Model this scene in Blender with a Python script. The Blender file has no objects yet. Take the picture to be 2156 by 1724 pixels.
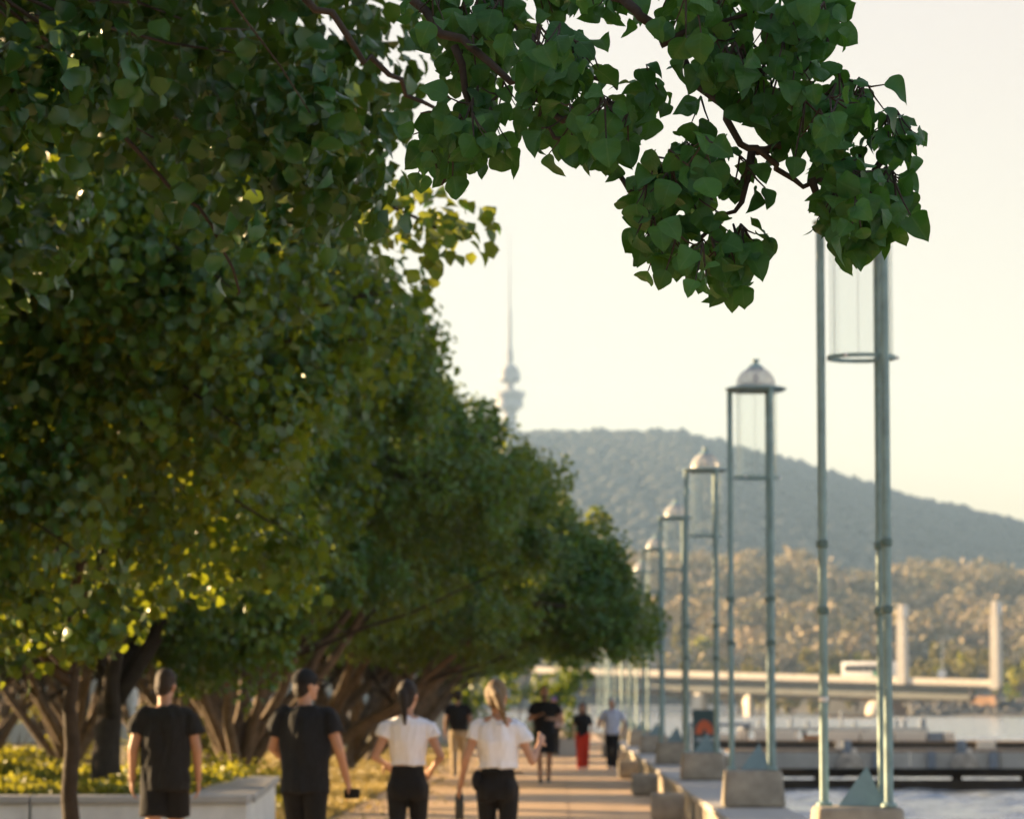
import bpy, bmesh, math, random
import numpy as np
from mathutils import Vector, Matrix, Euler, noise
R = math.radians
random.seed(7)
rng = np.random.default_rng(11)
sc = bpy.context.scene
COL = sc.collection

# ------------------------------------------------------------------ camera, sky, sun, exposure
CAM_H = 1.53
LENS = 120.0
FPX = LENS / 36.0 * 2156.0            # focal length in pixels of a 2156 px wide picture
YAW, PITCH = math.atan(101 / FPX), math.atan(616 / FPX)
cam_d = bpy.data.cameras.new('camera')
cam_d.lens, cam_d.sensor_width, cam_d.sensor_fit = LENS, 36.0, 'HORIZONTAL'
cam_d.clip_start, cam_d.clip_end = 0.1, 20000
cam_d.dof.use_dof = True
cam_d.dof.focus_distance = 9.0
cam_d.dof.aperture_fstop = 7.2
cam_d.dof.aperture_blades = 0
cam = bpy.data.objects.new('camera', cam_d)
COL.objects.link(cam)
cam.location = (0, 0, CAM_H)
cam.rotation_euler = Euler((math.pi / 2 + PITCH, 0, YAW), 'XYZ')
sc.camera = cam
CAMROT = cam.rotation_euler.to_matrix()

SUN_EL = R(10.0)
SUN_AZ = (-0.906, 0.423)              # where the sun stands, seen from above
world = bpy.data.worlds.new('World')
sc.world = world
world.use_nodes = True
wn, wl = world.node_tree.nodes, world.node_tree.links
wn.clear()
sky = wn.new('ShaderNodeTexSky')
sky.sky_type = 'NISHITA'
sky.sun_disc = False
sky.sun_elevation = SUN_EL
sky.sun_rotation = math.atan2(SUN_AZ[0], SUN_AZ[1])
sky.air_density, sky.dust_density, sky.ozone_density = 1.0, 0.8, 2.0
veil = wn.new('ShaderNodeMixRGB')      # summer haze whitening the sky, thicker towards the horizon all round
veil.inputs[2].default_value = (3.3, 1.9, 0.8, 1)
wtc = wn.new('ShaderNodeTexCoord')
wsep = wn.new('ShaderNodeSeparateXYZ')
wmr = wn.new('ShaderNodeMapRange')
wmr.interpolation_type = 'SMOOTHSTEP'
wmr.inputs['From Min'].default_value, wmr.inputs['From Max'].default_value = 0.12, 0.6
wmr.inputs['To Min'].default_value, wmr.inputs['To Max'].default_value = 0.55, 0.16
wl.new(wtc.outputs['Generated'], wsep.inputs[0])
wl.new(wsep.outputs['Z'], wmr.inputs['Value'])
wl.new(wmr.outputs[0], veil.inputs[0])
bg = wn.new('ShaderNodeBackground')
bg.inputs[1].default_value = 0.068
wo = wn.new('ShaderNodeOutputWorld')
wl.new(sky.outputs[0], veil.inputs[1])
wl.new(veil.outputs[0], bg.inputs[0])
wl.new(bg.outputs[0], wo.inputs[0])

sun_d = bpy.data.lights.new('sun', 'SUN')
sun_d.energy = 5.0
sun_d.angle = R(0.6)
sun_d.color = (1.0, 0.68, 0.36)
sun = bpy.data.objects.new('sun', sun_d)
COL.objects.link(sun)
sv = Vector((SUN_AZ[0] * math.cos(SUN_EL), SUN_AZ[1] * math.cos(SUN_EL), math.sin(SUN_EL)))
sun.rotation_euler = sv.to_track_quat('Z', 'Y').to_euler()
sun.location = (-40, 0, 30)

sc.view_settings.view_transform = 'Standard'
sc.view_settings.look = 'None'
sc.view_settings.exposure = 2.46
sc.view_settings.gamma = 1.0
sc.view_settings.use_curve_mapping = False
sc.render.engine = 'CYCLES'
sc.cycles.use_denoising = True
sc.cycles.max_bounces = 7
sc.cycles.diffuse_bounces = 3
sc.cycles.glossy_bounces = 3
sc.cycles.transmission_bounces = 4
sc.cycles.transparent_max_bounces = 10
sc.cycles.volume_bounces = 0
sc.cycles.use_adaptive_sampling = True
sc.cycles.adaptive_threshold = 0.02
sc.cycles.sample_clamp_indirect = 6.0
sc.cycles.caustics_reflective = False
sc.cycles.caustics_refractive = False


def spot(x, y, d):
    """World point seen at pixel (x, y) of the 2156 px wide picture, d metres along the path."""
    v = CAMROT @ Vector(((x - 1078) / FPX, (862 - y) / FPX, -1.0))
    v *= d / v.y
    return Vector((v.x, d, CAM_H + v.z))


# ------------------------------------------------------------------ helpers
def tag(o, label=None, cat=None, group=None, kind=None):
    if label: o['label'] = label
    if cat: o['category'] = cat
    if group: o['group'] = group
    if kind: o['kind'] = kind
    return o


def empty(name, loc=(0, 0, 0), rz=0.0):
    o = bpy.data.objects.new(name, None)
    o.empty_display_size = 0.2
    o.location = loc
    o.rotation_euler = (0, 0, rz)
    COL.objects.link(o)
    return o


def link(name, mesh, m=None, parent=None):
    o = bpy.data.objects.new(name, mesh)
    if m is not None and not mesh.materials:
        mesh.materials.append(m)
    COL.objects.link(o)
    if parent is not None:
        o.parent = parent
    return o


def copy_tree(o, parent=None):
    c = o.copy()
    COL.objects.link(c)
    c.parent = parent
    for ch in o.children:
        copy_tree(ch, c)
    return c


class MB:
    """Collects shapes; build() links them as one mesh object."""
    def __init__(self):
        self.bm = bmesh.new()

    def box(self, lo, hi, bevel=0.0, rz=0.0, taper=1.0):
        x0, y0, z0 = lo
        x1, y1, z1 = hi
        cx, cy = (x0 + x1) / 2, (y0 + y1) / 2
        vs = []
        for z, t in ((z0, 1.0), (z1, taper)):
            for x, y in ((x0, y0), (x1, y0), (x1, y1), (x0, y1)):
                px, py = (x - cx) * t, (y - cy) * t
                vs.append(self.bm.verts.new((cx + px * math.cos(rz) - py * math.sin(rz),
                                             cy + px * math.sin(rz) + py * math.cos(rz), z)))
        fs = [(3, 2, 1, 0), (4, 5, 6, 7), (0, 1, 5, 4), (1, 2, 6, 5), (2, 3, 7, 6), (3, 0, 4, 7)]
        faces = [self.bm.faces.new([vs[i] for i in f]) for f in fs]
        if bevel > 0:
            es = set(e for f in faces for e in f.edges)
            bmesh.ops.bevel(self.bm, geom=list(es), offset=bevel, segments=2, affect='EDGES', profile=0.6)
        return self

    def poly(self, pts, z0, z1, bevel=0.0):
        a = [self.bm.verts.new((p[0], p[1], z0)) for p in pts]
        b = [self.bm.verts.new((p[0], p[1], z1)) for p in pts]
        n = len(pts)
        fs = [self.bm.faces.new(a[::-1]), self.bm.faces.new(b)]
        for i in range(n):
            fs.append(self.bm.faces.new((a[i], a[(i + 1) % n], b[(i + 1) % n], b[i])))
        if bevel > 0:
            es = set(e for f in fs for e in f.edges)
            bmesh.ops.bevel(self.bm, geom=list(es), offset=bevel, segments=2, affect='EDGES', profile=0.6)
        return self

    def sheet(self, pts):
        self.bm.faces.new([self.bm.verts.new(p) for p in pts])
        return self

    def tube(self, pts, rad, n=8, caps=True):
        pts = [Vector(p) for p in pts]
        rings = []
        up = None
        for i, p in enumerate(pts):
            t = (pts[min(i + 1, len(pts) - 1)] - pts[max(i - 1, 0)]).normalized()
            if up is None:
                ref = Vector((0, 0, 1)) if abs(t.z) < 0.9 else Vector((1, 0, 0))
                a = t.cross(ref).normalized()
            else:
                a = (up - t * up.dot(t)).normalized()
            up = a
            b = t.cross(a)
            r = rad[i] if isinstance(rad, (list, tuple)) else rad
            rings.append([self.bm.verts.new(p + (a * math.cos(2 * math.pi * k / n) + b * math.sin(2 * math.pi * k / n)) * r)
                          for k in range(n)])
        for r0, r1 in zip(rings, rings[1:]):
            for k in range(n):
                self.bm.faces.new((r0[k], r0[(k + 1) % n], r1[(k + 1) % n], r1[k]))
        if caps:
            self.bm.faces.new(rings[0][::-1])
            self.bm.faces.new(rings[-1])
        return self

    def lathe(self, prof, c=(0, 0, 0), n=24, close=True):
        c = Vector(c)
        rings = []
        for r, z in prof:
            rings.append([self.bm.verts.new(c + Vector((max(r, 1e-4) * math.cos(2 * math.pi * k / n),
                                                        max(r, 1e-4) * math.sin(2 * math.pi * k / n), z)))
                          for k in range(n)])
        for r0, r1 in zip(rings, rings[1:]):
            for k in range(n):
                self.bm.faces.new((r0[k], r0[(k + 1) % n], r1[(k + 1) % n], r1[k]))
        if close:
            self.bm.faces.new(rings[0][::-1])
            self.bm.faces.new(rings[-1])
        return self

    def ell(self, c, r, rot=None, n=10, m=7, jitter=0.0):
        c = Vector(c)
        rot = rot or Matrix.Identity(3)
        rings = []
        for j in range(1, m):
            th = math.pi * j / m
            rings.append([self.bm.verts.new(c + rot @ Vector((r[0] * math.sin(th) * math.cos(2 * math.pi * k / n),
                                                              r[1] * math.sin(th) * math.sin(2 * math.pi * k / n),
                                                              r[2] * math.cos(th))) * (1 + random.uniform(-jitter, jitter)))
                          for k in range(n)])
        top = self.bm.verts.new(c + rot @ Vector((0, 0, r[2])))
        bot = self.bm.verts.new(c + rot @ Vector((0, 0, -r[2])))
        for k in range(n):
            self.bm.faces.new((top, rings[0][k], rings[0][(k + 1) % n]))
            self.bm.faces.new((bot, rings[-1][(k + 1) % n], rings[-1][k]))
        for r0, r1 in zip(rings, rings[1:]):
            for k in range(n):
                self.bm.faces.new((r0[k], r1[k], r1[(k + 1) % n], r0[(k + 1) % n]))
        return self

    def capsule(self, p0, p1, r0, r1, n=10, flat=None):
        """Tapered limb with round ends."""
        p0, p1 = Vector(p0), Vector(p1)
        t = (p1 - p0)
        L = t.length or 1e-4
        t = t / L
        pts, rad = [], []
        for k in range(5):
            a = math.pi / 2 * (1 - k / 4)
            pts.append(p0 - t * r0 * math.sin(a)); rad.append(max(r0 * math.cos(a), r0 * 0.05))
        for k in range(1, 5):
            a = math.pi / 2 * k / 4
            pts.append(p1 + t * r1 * math.sin(a)); rad.append(max(r1 * math.cos(a), r1 * 0.05))
        pts.insert(5, p1); rad.insert(5, r1)
        self.tube(pts, rad, n)
        return self

    def mesh(self, name, smooth=False):
        bmesh.ops.recalc_face_normals(self.bm, faces=self.bm.faces[:])
        me = bpy.data.meshes.new(name)
        self.bm.to_mesh(me)
        self.bm.free()
        if smooth:
            me.polygons.foreach_set('use_smooth', [True] * len(me.polygons))
        return me

    def build(self, name, m, parent=None, smooth=False, auto=False):
        me = self.mesh(name, smooth)
        if auto:
            me.polygons.foreach_set('use_smooth', [True] * len(me.polygons))
            me.set_sharp_from_angle(angle=R(40))
        return link(name, me, m, parent)


# ------------------------------------------------------------------ materials
MATS = {}


def mat(name, col, rough=0.7, var=0.18, scale=6.0, bump=0.0, bscale=40.0, metal=0.0, spec=0.4, col2=None, detail=5.0,
        coords='Object', sheen=0.0):
    m = bpy.data.materials.new(name)
    m.use_nodes = True
    nt = m.node_tree
    b = nt.nodes['Principled BSDF']
    b.inputs['Roughness'].default_value = rough
    b.inputs['Metallic'].default_value = metal
    b.inputs['Specular IOR Level'].default_value = spec
    tc = nt.nodes.new('ShaderNodeTexCoord')
    nz = nt.nodes.new('ShaderNodeTexNoise')
    nz.inputs['Scale'].default_value = scale
    nz.inputs['Detail'].default_value = detail
    nz.inputs['Roughness'].default_value = 0.62
    nt.links.new(tc.outputs[coords], nz.inputs['Vector'])
    rp = nt.nodes.new('ShaderNodeValToRGB')
    c2 = col2 or tuple(c * (1 - var) for c in col)
    c1 = col if col2 else tuple(min(1, c * (1 + var)) for c in col)
    rp.color_ramp.elements[0].position, rp.color_ramp.elements[1].position = 0.33, 0.67
    rp.color_ramp.elements[0].color = (*c2, 1)
    rp.color_ramp.elements[1].color = (*c1, 1)
    nt.links.new(nz.outputs['Fac'], rp.inputs[0])
    nt.links.new(rp.outputs[0], b.inputs['Base Color'])
    if bump > 0:
        n2 = nt.nodes.new('ShaderNodeTexNoise')
        n2.inputs['Scale'].default_value = bscale
        n2.inputs['Detail'].default_value = 4
        nt.links.new(tc.outputs[coords], n2.inputs['Vector'])
        bp = nt.nodes.new('ShaderNodeBump')
        bp.inputs['Strength'].default_value = bump
        bp.inputs['Distance'].default_value = 0.02
        nt.links.new(n2.outputs['Fac'], bp.inputs['Height'])
        nt.links.new(bp.outputs[0], b.inputs['Normal'])
    MATS[name] = m
    return m


def leaf_mat(name, dark, light, trans, spec=0.45, rough=0.42, tfac=0.34, veins=False):
    """Leaf: coloured by a per-leaf random value, lets light through."""
    m = bpy.data.materials.new(name)
    m.use_nodes = True
    nt = m.node_tree
    b = nt.nodes['Principled BSDF']
    out = nt.nodes['Material Output']
    at = nt.nodes.new('ShaderNodeAttribute')
    at.attribute_name = 'rnd'
    rp = nt.nodes.new('ShaderNodeValToRGB')
    rp.color_ramp.elements[0].color = (*dark, 1)
    rp.color_ramp.elements[1].color = (*light, 1)
    nt.links.new(at.outputs['Fac'], rp.inputs[0])
    nt.links.new(rp.outputs[0], b.inputs['Base Color'])
    b.inputs['Roughness'].default_value = rough
    b.inputs['Specular IOR Level'].default_value = spec
    if veins:                                   # pale midrib and side veins, laid out along the blade
        lu = nt.nodes.new('ShaderNodeAttribute'); lu.attribute_name = 'lu'
        lv = nt.nodes.new('ShaderNodeAttribute'); lv.attribute_name = 'lv'
        ab = nt.nodes.new('ShaderNodeMath'); ab.operation = 'ABSOLUTE'; nt.links.new(lu.outputs['Fac'], ab.inputs[0])
        mr = nt.nodes.new('ShaderNodeMapRange'); mr.inputs['From Min'].default_value, mr.inputs['From Max'].default_value = 0.0, 0.09
        mr.inputs['To Min'].default_value, mr.inputs['To Max'].default_value = 0.4, 0.0; nt.links.new(ab.outputs[0], mr.inputs['Value'])
        m1 = nt.nodes.new('ShaderNodeMath'); m1.operation = 'MULTIPLY_ADD'; m1.inputs[1].default_value = -11.0
        m0 = nt.nodes.new('ShaderNodeMath'); m0.operation = 'MULTIPLY'; m0.inputs[1].default_value = 42.0
        nt.links.new(lv.outputs['Fac'], m0.inputs[0]); nt.links.new(ab.outputs[0], m1.inputs[0]); nt.links.new(m0.outputs[0], m1.inputs[2])
        sn = nt.nodes.new('ShaderNodeMath'); sn.operation = 'SINE'; nt.links.new(m1.outputs[0], sn.inputs[0])
        tcn = nt.nodes.new('ShaderNodeTexCoord'); nzn = nt.nodes.new('ShaderNodeTexNoise'); nzn.inputs['Scale'].default_value = 3.0
        nt.links.new(tcn.outputs['Object'], nzn.inputs['Vector'])
        vm = nt.nodes.new('ShaderNodeMixRGB'); vm.inputs[2].default_value = (0.10, 0.20, 0.07, 1)
        nt.links.new(mr.outputs[0], vm.inputs[0]); nt.links.new(rp.outputs[0], vm.inputs[1])
        hv = nt.nodes.new('ShaderNodeHueSaturation')
        mv = nt.nodes.new('ShaderNodeMapRange'); mv.inputs['To Min'].default_value, mv.inputs['To Max'].default_value = 0.6, 1.4
        nt.links.new(nzn.outputs['Fac'], mv.inputs['Value']); nt.links.new(mv.outputs[0], hv.inputs['Value']); nt.links.new(vm.outputs[0], hv.inputs['Color'])
        nt.links.new(hv.outputs[0], b.inputs['Base Color'])
        bpv = nt.nodes.new('ShaderNodeBump'); bpv.inputs['Strength'].default_value = 0.10; bpv.inputs['Distance'].default_value = 0.004
        nt.links.new(sn.outputs[0], bpv.inputs['Height']); nt.links.new(bpv.outputs[0], b.inputs['Normal'])
    tr = nt.nodes.new('ShaderNodeBsdfTranslucent')
    mx2 = nt.nodes.new('ShaderNodeMixRGB')
    mx2.blend_type = 'MULTIPLY'
    mx2.inputs[0].default_value = 0.35
    mx2.inputs[1].default_value = (*trans, 1)
    nt.links.new(rp.outputs[0], mx2.inputs[2])
    tr.inputs[0].default_value = (*trans, 1)
    mx = nt.nodes.new('ShaderNodeMixShader')
    mx.inputs[0].default_value = tfac
    nt.links.new(b.outputs[0], mx.inputs[1])
    nt.links.new(tr.outputs[0], mx.inputs[2])
    nt.links.new(mx.outputs[0], out.inputs['Surface'])
    MATS[name] = m
    return m


def glass_mat(name, tint, clear=0.9, rough=0.05):
    m = bpy.data.materials.new(name)
    m.use_nodes = True
    nt = m.node_tree
    nt.nodes.remove(nt.nodes['Principled BSDF'])
    out = nt.nodes['Material Output']
    tp = nt.nodes.new('ShaderNodeBsdfTransparent')
    tp.inputs[0].default_value = (*tint, 1)
    gl = nt.nodes.new('ShaderNodeBsdfGlossy')
    gl.inputs['Roughness'].default_value = rough
    df = nt.nodes.new('ShaderNodeBsdfDiffuse')
    df.inputs[0].default_value = (0.75, 0.75, 0.72, 1)
    fr = nt.nodes.new('ShaderNodeFresnel')
    fr.inputs[0].default_value = 1.45
    m1 = nt.nodes.new('ShaderNodeMixShader')
    m1.inputs[0].default_value = 1 - clear
    nt.links.new(tp.outputs[0], m1.inputs[1])
    nt.links.new(df.outputs[0], m1.inputs[2])
    m2 = nt.nodes.new('ShaderNodeMixShader')
    fm = nt.nodes.new('ShaderNodeMath'); fm.operation = 'MULTIPLY'; fm.inputs[1].default_value = 0.3
    nt.links.new(fr.outputs[0], fm.inputs[0]); nt.links.new(fm.outputs[0], m2.inputs[0])
    nt.links.new(m1.outputs[0], m2.inputs[1])
    nt.links.new(gl.outputs[0], m2.inputs[2])
    nt.links.new(m2.outputs[0], out.inputs['Surface'])
    MATS[name] = m
    return m


mat('teal_fin', (0.20, 0.30, 0.32), 0.5, 0.12, 6)
mat('teal_paint', (0.24, 0.37, 0.365), 0.42, 0.17, 9, 0.05, 60, spec=0.5)
mat('collar_metal', (0.12, 0.20, 0.185), 0.45, 0.2, 12)
mat('concrete', (0.34, 0.31, 0.25), 0.85, 0.28, 3, 0.25, 90)
mat('concrete_pale', (0.42, 0.41, 0.38), 0.85, 0.12, 3, 0.2, 80)
mat('concrete_wall', (0.74, 0.74, 0.71), 0.85, 0.14, 3, 0.2, 70)
mat('path', (0.58, 0.41, 0.25), 0.8, 0.14, 1.3, 0.25, 60)
mat('paver', (0.60, 0.42, 0.25), 0.8, 0.26, 0.9, 0.25, 70)
mat('soil', (0.10, 0.075, 0.045), 0.95, 0.35, 1.4, 0.4, 20)
mat('dry_ground', (0.24, 0.19, 0.07), 0.95, 0.35, 0.8, 0.4, 18)
mat('bark', (0.13, 0.10, 0.072), 0.9, 0.35, 7, 0.6, 26)
mat('bark_dark', (0.04, 0.032, 0.024), 0.9, 0.3, 9, 0.5, 30)
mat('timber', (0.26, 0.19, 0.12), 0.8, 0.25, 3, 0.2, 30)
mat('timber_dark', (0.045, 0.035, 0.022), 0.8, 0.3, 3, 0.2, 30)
mat('jetty_grey', (0.40, 0.40, 0.36), 0.8, 0.12, 1.5, 0.1, 20)
mat('post_blue', (0.19, 0.23, 0.27), 0.5, 0.15, 5)
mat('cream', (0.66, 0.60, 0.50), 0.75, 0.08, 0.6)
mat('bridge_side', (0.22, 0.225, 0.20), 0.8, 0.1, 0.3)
mat('asphalt', (0.06, 0.06, 0.06), 0.9, 0.2, 1)
mat('rust_stone', (0.25, 0.15, 0.09), 0.9, 0.3, 0.5, 0.4, 3)
mat('rubble', (0.14, 0.135, 0.12), 0.95, 0.4, 0.5, 0.4, 3)
mat('white_paint', (0.78, 0.78, 0.76), 0.35, 0.04, 2)
mat('bus_green', (0.03, 0.22, 0.14), 0.4, 0.05, 2)
mat('dark_glass', (0.03, 0.035, 0.04), 0.35, 0.1, 2, spec=0.35)
mat('rubber', (0.02, 0.02, 0.02), 0.8, 0.1, 5)
mat('tower_concrete', (0.36, 0.36, 0.36), 0.8, 0.08, 0.05)
mat('orange_paint', (0.60, 0.13, 0.05), 0.5, 0.08, 5)
mat('sign_teal', (0.045, 0.085, 0.085), 0.5, 0.12, 5)
mat('sign_text', (0.35, 0.40, 0.42), 0.5, 0.1, 30)
mat('crane_red', (0.55, 0.16, 0.07), 0.6, 0.1, 0.5)
mat('wall_render', (0.55, 0.58, 0.58), 0.8, 0.06, 0.8)
mat('tree_far', (0.22, 0.16, 0.075), 0.95, 0.4, 0.09, coords='Object', detail=8)
mat('tree_hill', (0.05, 0.052, 0.04), 0.95, 0.3, 0.06, detail=8)
mat('hill_ground', (0.08, 0.075, 0.055), 0.95, 0.3, 0.02)
mat('shore_ground', (0.16, 0.14, 0.06), 0.95, 0.3, 0.05)
leaf_mat('leaf', (0.011, 0.080, 0.022), (0.046, 0.172, 0.030), (0.34, 0.38, 0.014), tfac=.34, spec=.55, rough=.34)
leaf_mat('leaf_near', (0.013, 0.082, 0.022), (0.048, 0.165, 0.036), (0.11, 0.28, 0.02), spec=0.35, rough=0.45, tfac=.3, veins=True)
leaf_mat('leaf_shade', (0.010, 0.076, 0.022), (0.040, 0.160, 0.032), (0.15, 0.22, 0.012), tfac=.28, spec=.55, rough=.34)
leaf_mat('leaf_cover', (0.055, 0.10, 0.015), (0.19, 0.20, 0.025), (0.45, 0.42, 0.03), tfac=0.4)
leaf_mat('leaf_shore', (0.07, 0.085, 0.018), (0.20, 0.16, 0.05), (0.30, 0.26, 0.03), tfac=0.25)
leaf_mat('leaf_hill', (0.18, 0.185, 0.12), (0.55, 0.435, 0.285), (0.25, 0.2, 0.05), tfac=0.15, spec=.1, rough=.8)
leaf_mat('leaf_yellow', (0.14, 0.17, 0.015), (0.28, 0.28, 0.03), (0.45, 0.42, 0.03), tfac=0.3)
leaf_mat('grass_dry', (0.22, 0.17, 0.05), (0.42, 0.32, 0.11), (0.5, 0.38, 0.10), tfac=0.3)
glass_mat('glass_pane', (0.97, 0.985, 0.98), 0.95, 0.04)
glass_mat('glass_dome', (0.92, 0.92, 0.90), 0.55, 0.10)
mat('brass_light', (0.62, 0.60, 0.52), 0.25, 0.05, 4, metal=0.7)
M = MATS

# ------------------------------------------------------------------ the setting: ground, path, water, hills
WATER_Z = -1.1
YEND = 420.0

g = MB()
# land on the left of the lake, one sheet: outline follows the shoreline to the bridge
land = [(-3400, -150), (2.40, -150), (2.40, 175), (-6, 260), (-22, 420), (-40, 640), (-90, 900), (-400, 1100), (-3400, 1300)]
g.poly(land, WATER_Z - 0.6, -0.02)
tag(g.build('ground', M['soil']), kind='structure')

p = MB()
p.poly([(-4.6, -60), (1.70, -60), (1.70, 170), (-2.2, 210), (-3.2, 170), (-3.0, 32.5), (-4.6, 31.0)], -0.015, 0.0)
path = p.build('path', M['path'])
tag(path, kind='structure')
# thin paving slabs laid in rows over the path, each its own piece
slab_me = {}
random.seed(3)
for j, yy in enumerate(np.arange(33.0, 98.0, 1.62)):
    xs = np.linspace(-2.96, 1.66, 4)
    for x0, x1 in zip(xs, xs[1:]):
        key = random.randrange(4)
        if key not in slab_me:
            b = MB(); b.box((-0.76, -0.80, 0), (0.76, 0.80, 0.006 + 0.0015 * key), 0.0)
            me = b.mesh('paving_slab'); me.materials.append(M['paver']); slab_me[key] = me
        s = link('paving_slab', slab_me[key], None, path)
        s.location = ((x0 + x1) / 2, yy, 0.002)

# grass verge left of the path
b = MB(); b.poly([(-30, 43.5), (-3.05, 43.5), (-3.2, 175), (-30, 175)], -0.012, 0.012)
tag(b.build('verge', M['dry_ground']), kind='structure')

# lake
def water_mat():
    m = bpy.data.materials.new('water'); m.use_nodes = True
    nt = m.node_tree
    bs = nt.nodes['Principled BSDF']
    bs.inputs['Base Color'].default_value = (0.21, 0.245, 0.27, 1)
    bs.inputs['Roughness'].default_value = 0.18
    bs.inputs['IOR'].default_value = 1.5
    bs.inputs['Specular IOR Level'].default_value = 0.9
    tc = nt.nodes.new('ShaderNodeTexCoord')
    mp = nt.nodes.new('ShaderNodeMapping')
    mp.inputs['Scale'].default_value = (1.0, 0.55, 1.0)
    nt.links.new(tc.outputs['Object'], mp.inputs[0])
    n1 = nt.nodes.new('ShaderNodeTexNoise'); n1.inputs['Scale'].default_value = 0.9; n1.inputs['Detail'].default_value = 5
    n1.inputs['Roughness'].default_value = 0.62
    n2 = nt.nodes.new('ShaderNodeTexNoise'); n2.inputs['Scale'].default_value = 0.12; n2.inputs['Detail'].default_value = 3
    nt.links.new(mp.outputs[0], n1.inputs[0]); nt.links.new(mp.outputs[0], n2.inputs[0])
    ad = nt.nodes.new('ShaderNodeMath'); ad.operation = 'ADD'
    nt.links.new(n1.outputs['Fac'], ad.inputs[0]); nt.links.new(n2.outputs['Fac'], ad.inputs[1])
    bp = nt.nodes.new('ShaderNodeBump'); bp.inputs['Strength'].default_value = 0.12; bp.inputs['Distance'].default_value = 0.2
    nt.links.new(ad.outputs[0], bp.inputs['Height'])
    nt.links.new(bp.outputs[0], bs.inputs['Normal'])
    return m
def ripple(x, y):
    """small wind waves: a few crossing trains with uneven strength"""
    z = np.zeros_like(x)
    rw = np.random.default_rng(4)
    for k in range(26):
        lam = 0.48 * 1.15 ** (k % 13) * rw.uniform(.85, 1.2)
        th = rw.normal(0.9, 0.75)
        ph = rw.uniform(0, 6.28)
        kx, ky = math.cos(th) * 2 * math.pi / lam, math.sin(th) * 2 * math.pi / lam
        env = 0.55 + 0.45 * np.sin(x * rw.uniform(.1, .5) + y * rw.uniform(.05, .3) + rw.uniform(0, 6))
        z += 0.012 * lam * env * np.sin(kx * x + ky * y + ph)
    return z


wx = np.linspace(2.2, 46, 210); wy = np.concatenate([np.linspace(12, 110, 460), np.linspace(110.3, 260, 360)])
WX, WY = np.meshgrid(wx, wy)
WZ = WATER_Z + ripple(WX, WY)
V_ = np.stack([WX, WY, WZ], -1).reshape(-1, 3)
nxw = len(wx); jj, ii = np.meshgrid(np.arange(len(wy) - 1), np.arange(nxw - 1), indexing='ij')
a_ = (jj * nxw + ii).ravel()
F_ = np.stack([a_, a_ + 1, a_ + nxw + 1, a_ + nxw], -1)
k0 = len(V_)
zz = WATER_Z - 0.12
V_ = np.concatenate([V_, np.array([(-3400, -150, zz), (3400, -150, zz), (3400, 1500, zz), (-3400, 1500, zz)])])
F_ = np.concatenate([F_, np.array([(k0, k0 + 1, k0 + 2, k0 + 3)])])
wme = bpy.data.meshes.new('lake_water')
wme.vertices.add(len(V_)); wme.vertices.foreach_set('co', np.ascontiguousarray(V_, np.float32).ravel())
wme.loops.add(F_.size); wme.loops.foreach_set('vertex_index', np.ascontiguousarray(F_, np.int32).ravel())
wme.polygons.add(len(F_)); wme.polygons.foreach_set('loop_start', np.arange(0, F_.size, 4, dtype=np.int32)); wme.polygons.foreach_set('loop_total', np.full(len(F_), 4, np.int32))
wme.polygons.foreach_set('use_smooth', np.ones(len(F_), bool)); wme.update(calc_edges=True)
tag(link('lake_water', wme, water_mat()), kind='structure')


def lerp_profile(x, pts):
    xs = [p[0] for p in pts]; zs = [p[1] for p in pts]
    return np.interp(x, xs, zs)


def ridge(px_list, d):
    out = []
    for x, y in px_list:
        q = spot(x, y, d)
        out.append((q.x, q.z))
    return out


HILL = ridge([(1180, 915), (1300, 914), (1430, 912), (1530, 940), (1700, 985), (1900, 1048), (2156, 1108)], 3250)
HILL = [(-3400, 40), (-1500, 95), (-700, 150), (-330, 215), (-120, 250)] + [(x, z - 7) for x, z in HILL] + [(900, 110), (1700, 60), (3400, 35)]
FOOT = [(-3400, 30), (-800, 45), (0, 54)] + ridge([(1400, 1200), (1550, 1200), (1700, 1205), (1800, 1240), (1950, 1215), (2156, 1240)], 1500)[0:] + [(700, 45), (3400, 25)]
FOOT = [(x, z if i < 3 or i > 8 else z - 7) for i, (x, z) in enumerate(FOOT)]


def shore_y(x):
    return np.where(x > 74, 692.0, np.where(x < 55, 1010.0, 1010 - (x - 55) / 19 * 318.0))


def height(x, y):
    x = np.asarray(x, float); y = np.asarray(y, float)
    sh = shore_y(x)
    base = np.clip((y - sh) / 60.0, -1, 1) * 2.2 - 0.4
    foot = lerp_profile(x, FOOT)
    mid = 0.42 * foot * np.exp(-((y - 1170) / 95.0) ** 2)
    f = foot * np.clip(np.sin(np.clip((y - 1130) / 370.0, 0, 1) * math.pi / 2), 0, 1) ** 1.6
    hill = lerp_profile(x, HILL)
    t = np.clip((y - 1700) / 1550.0, 0, 1)
    k = np.where(y < 3250, t * t * (3 - 2 * t) * 0.35 + t * 0.65, np.clip(1 - (y - 3250) / 2600, 0, 1))
    z = np.maximum(np.maximum(f, mid), foot * 0.55 * (y > 1500) + (hill - foot * 0.55) * k * (y > 1500))
    return base + np.where(y > sh + 25, z, 0)


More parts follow.
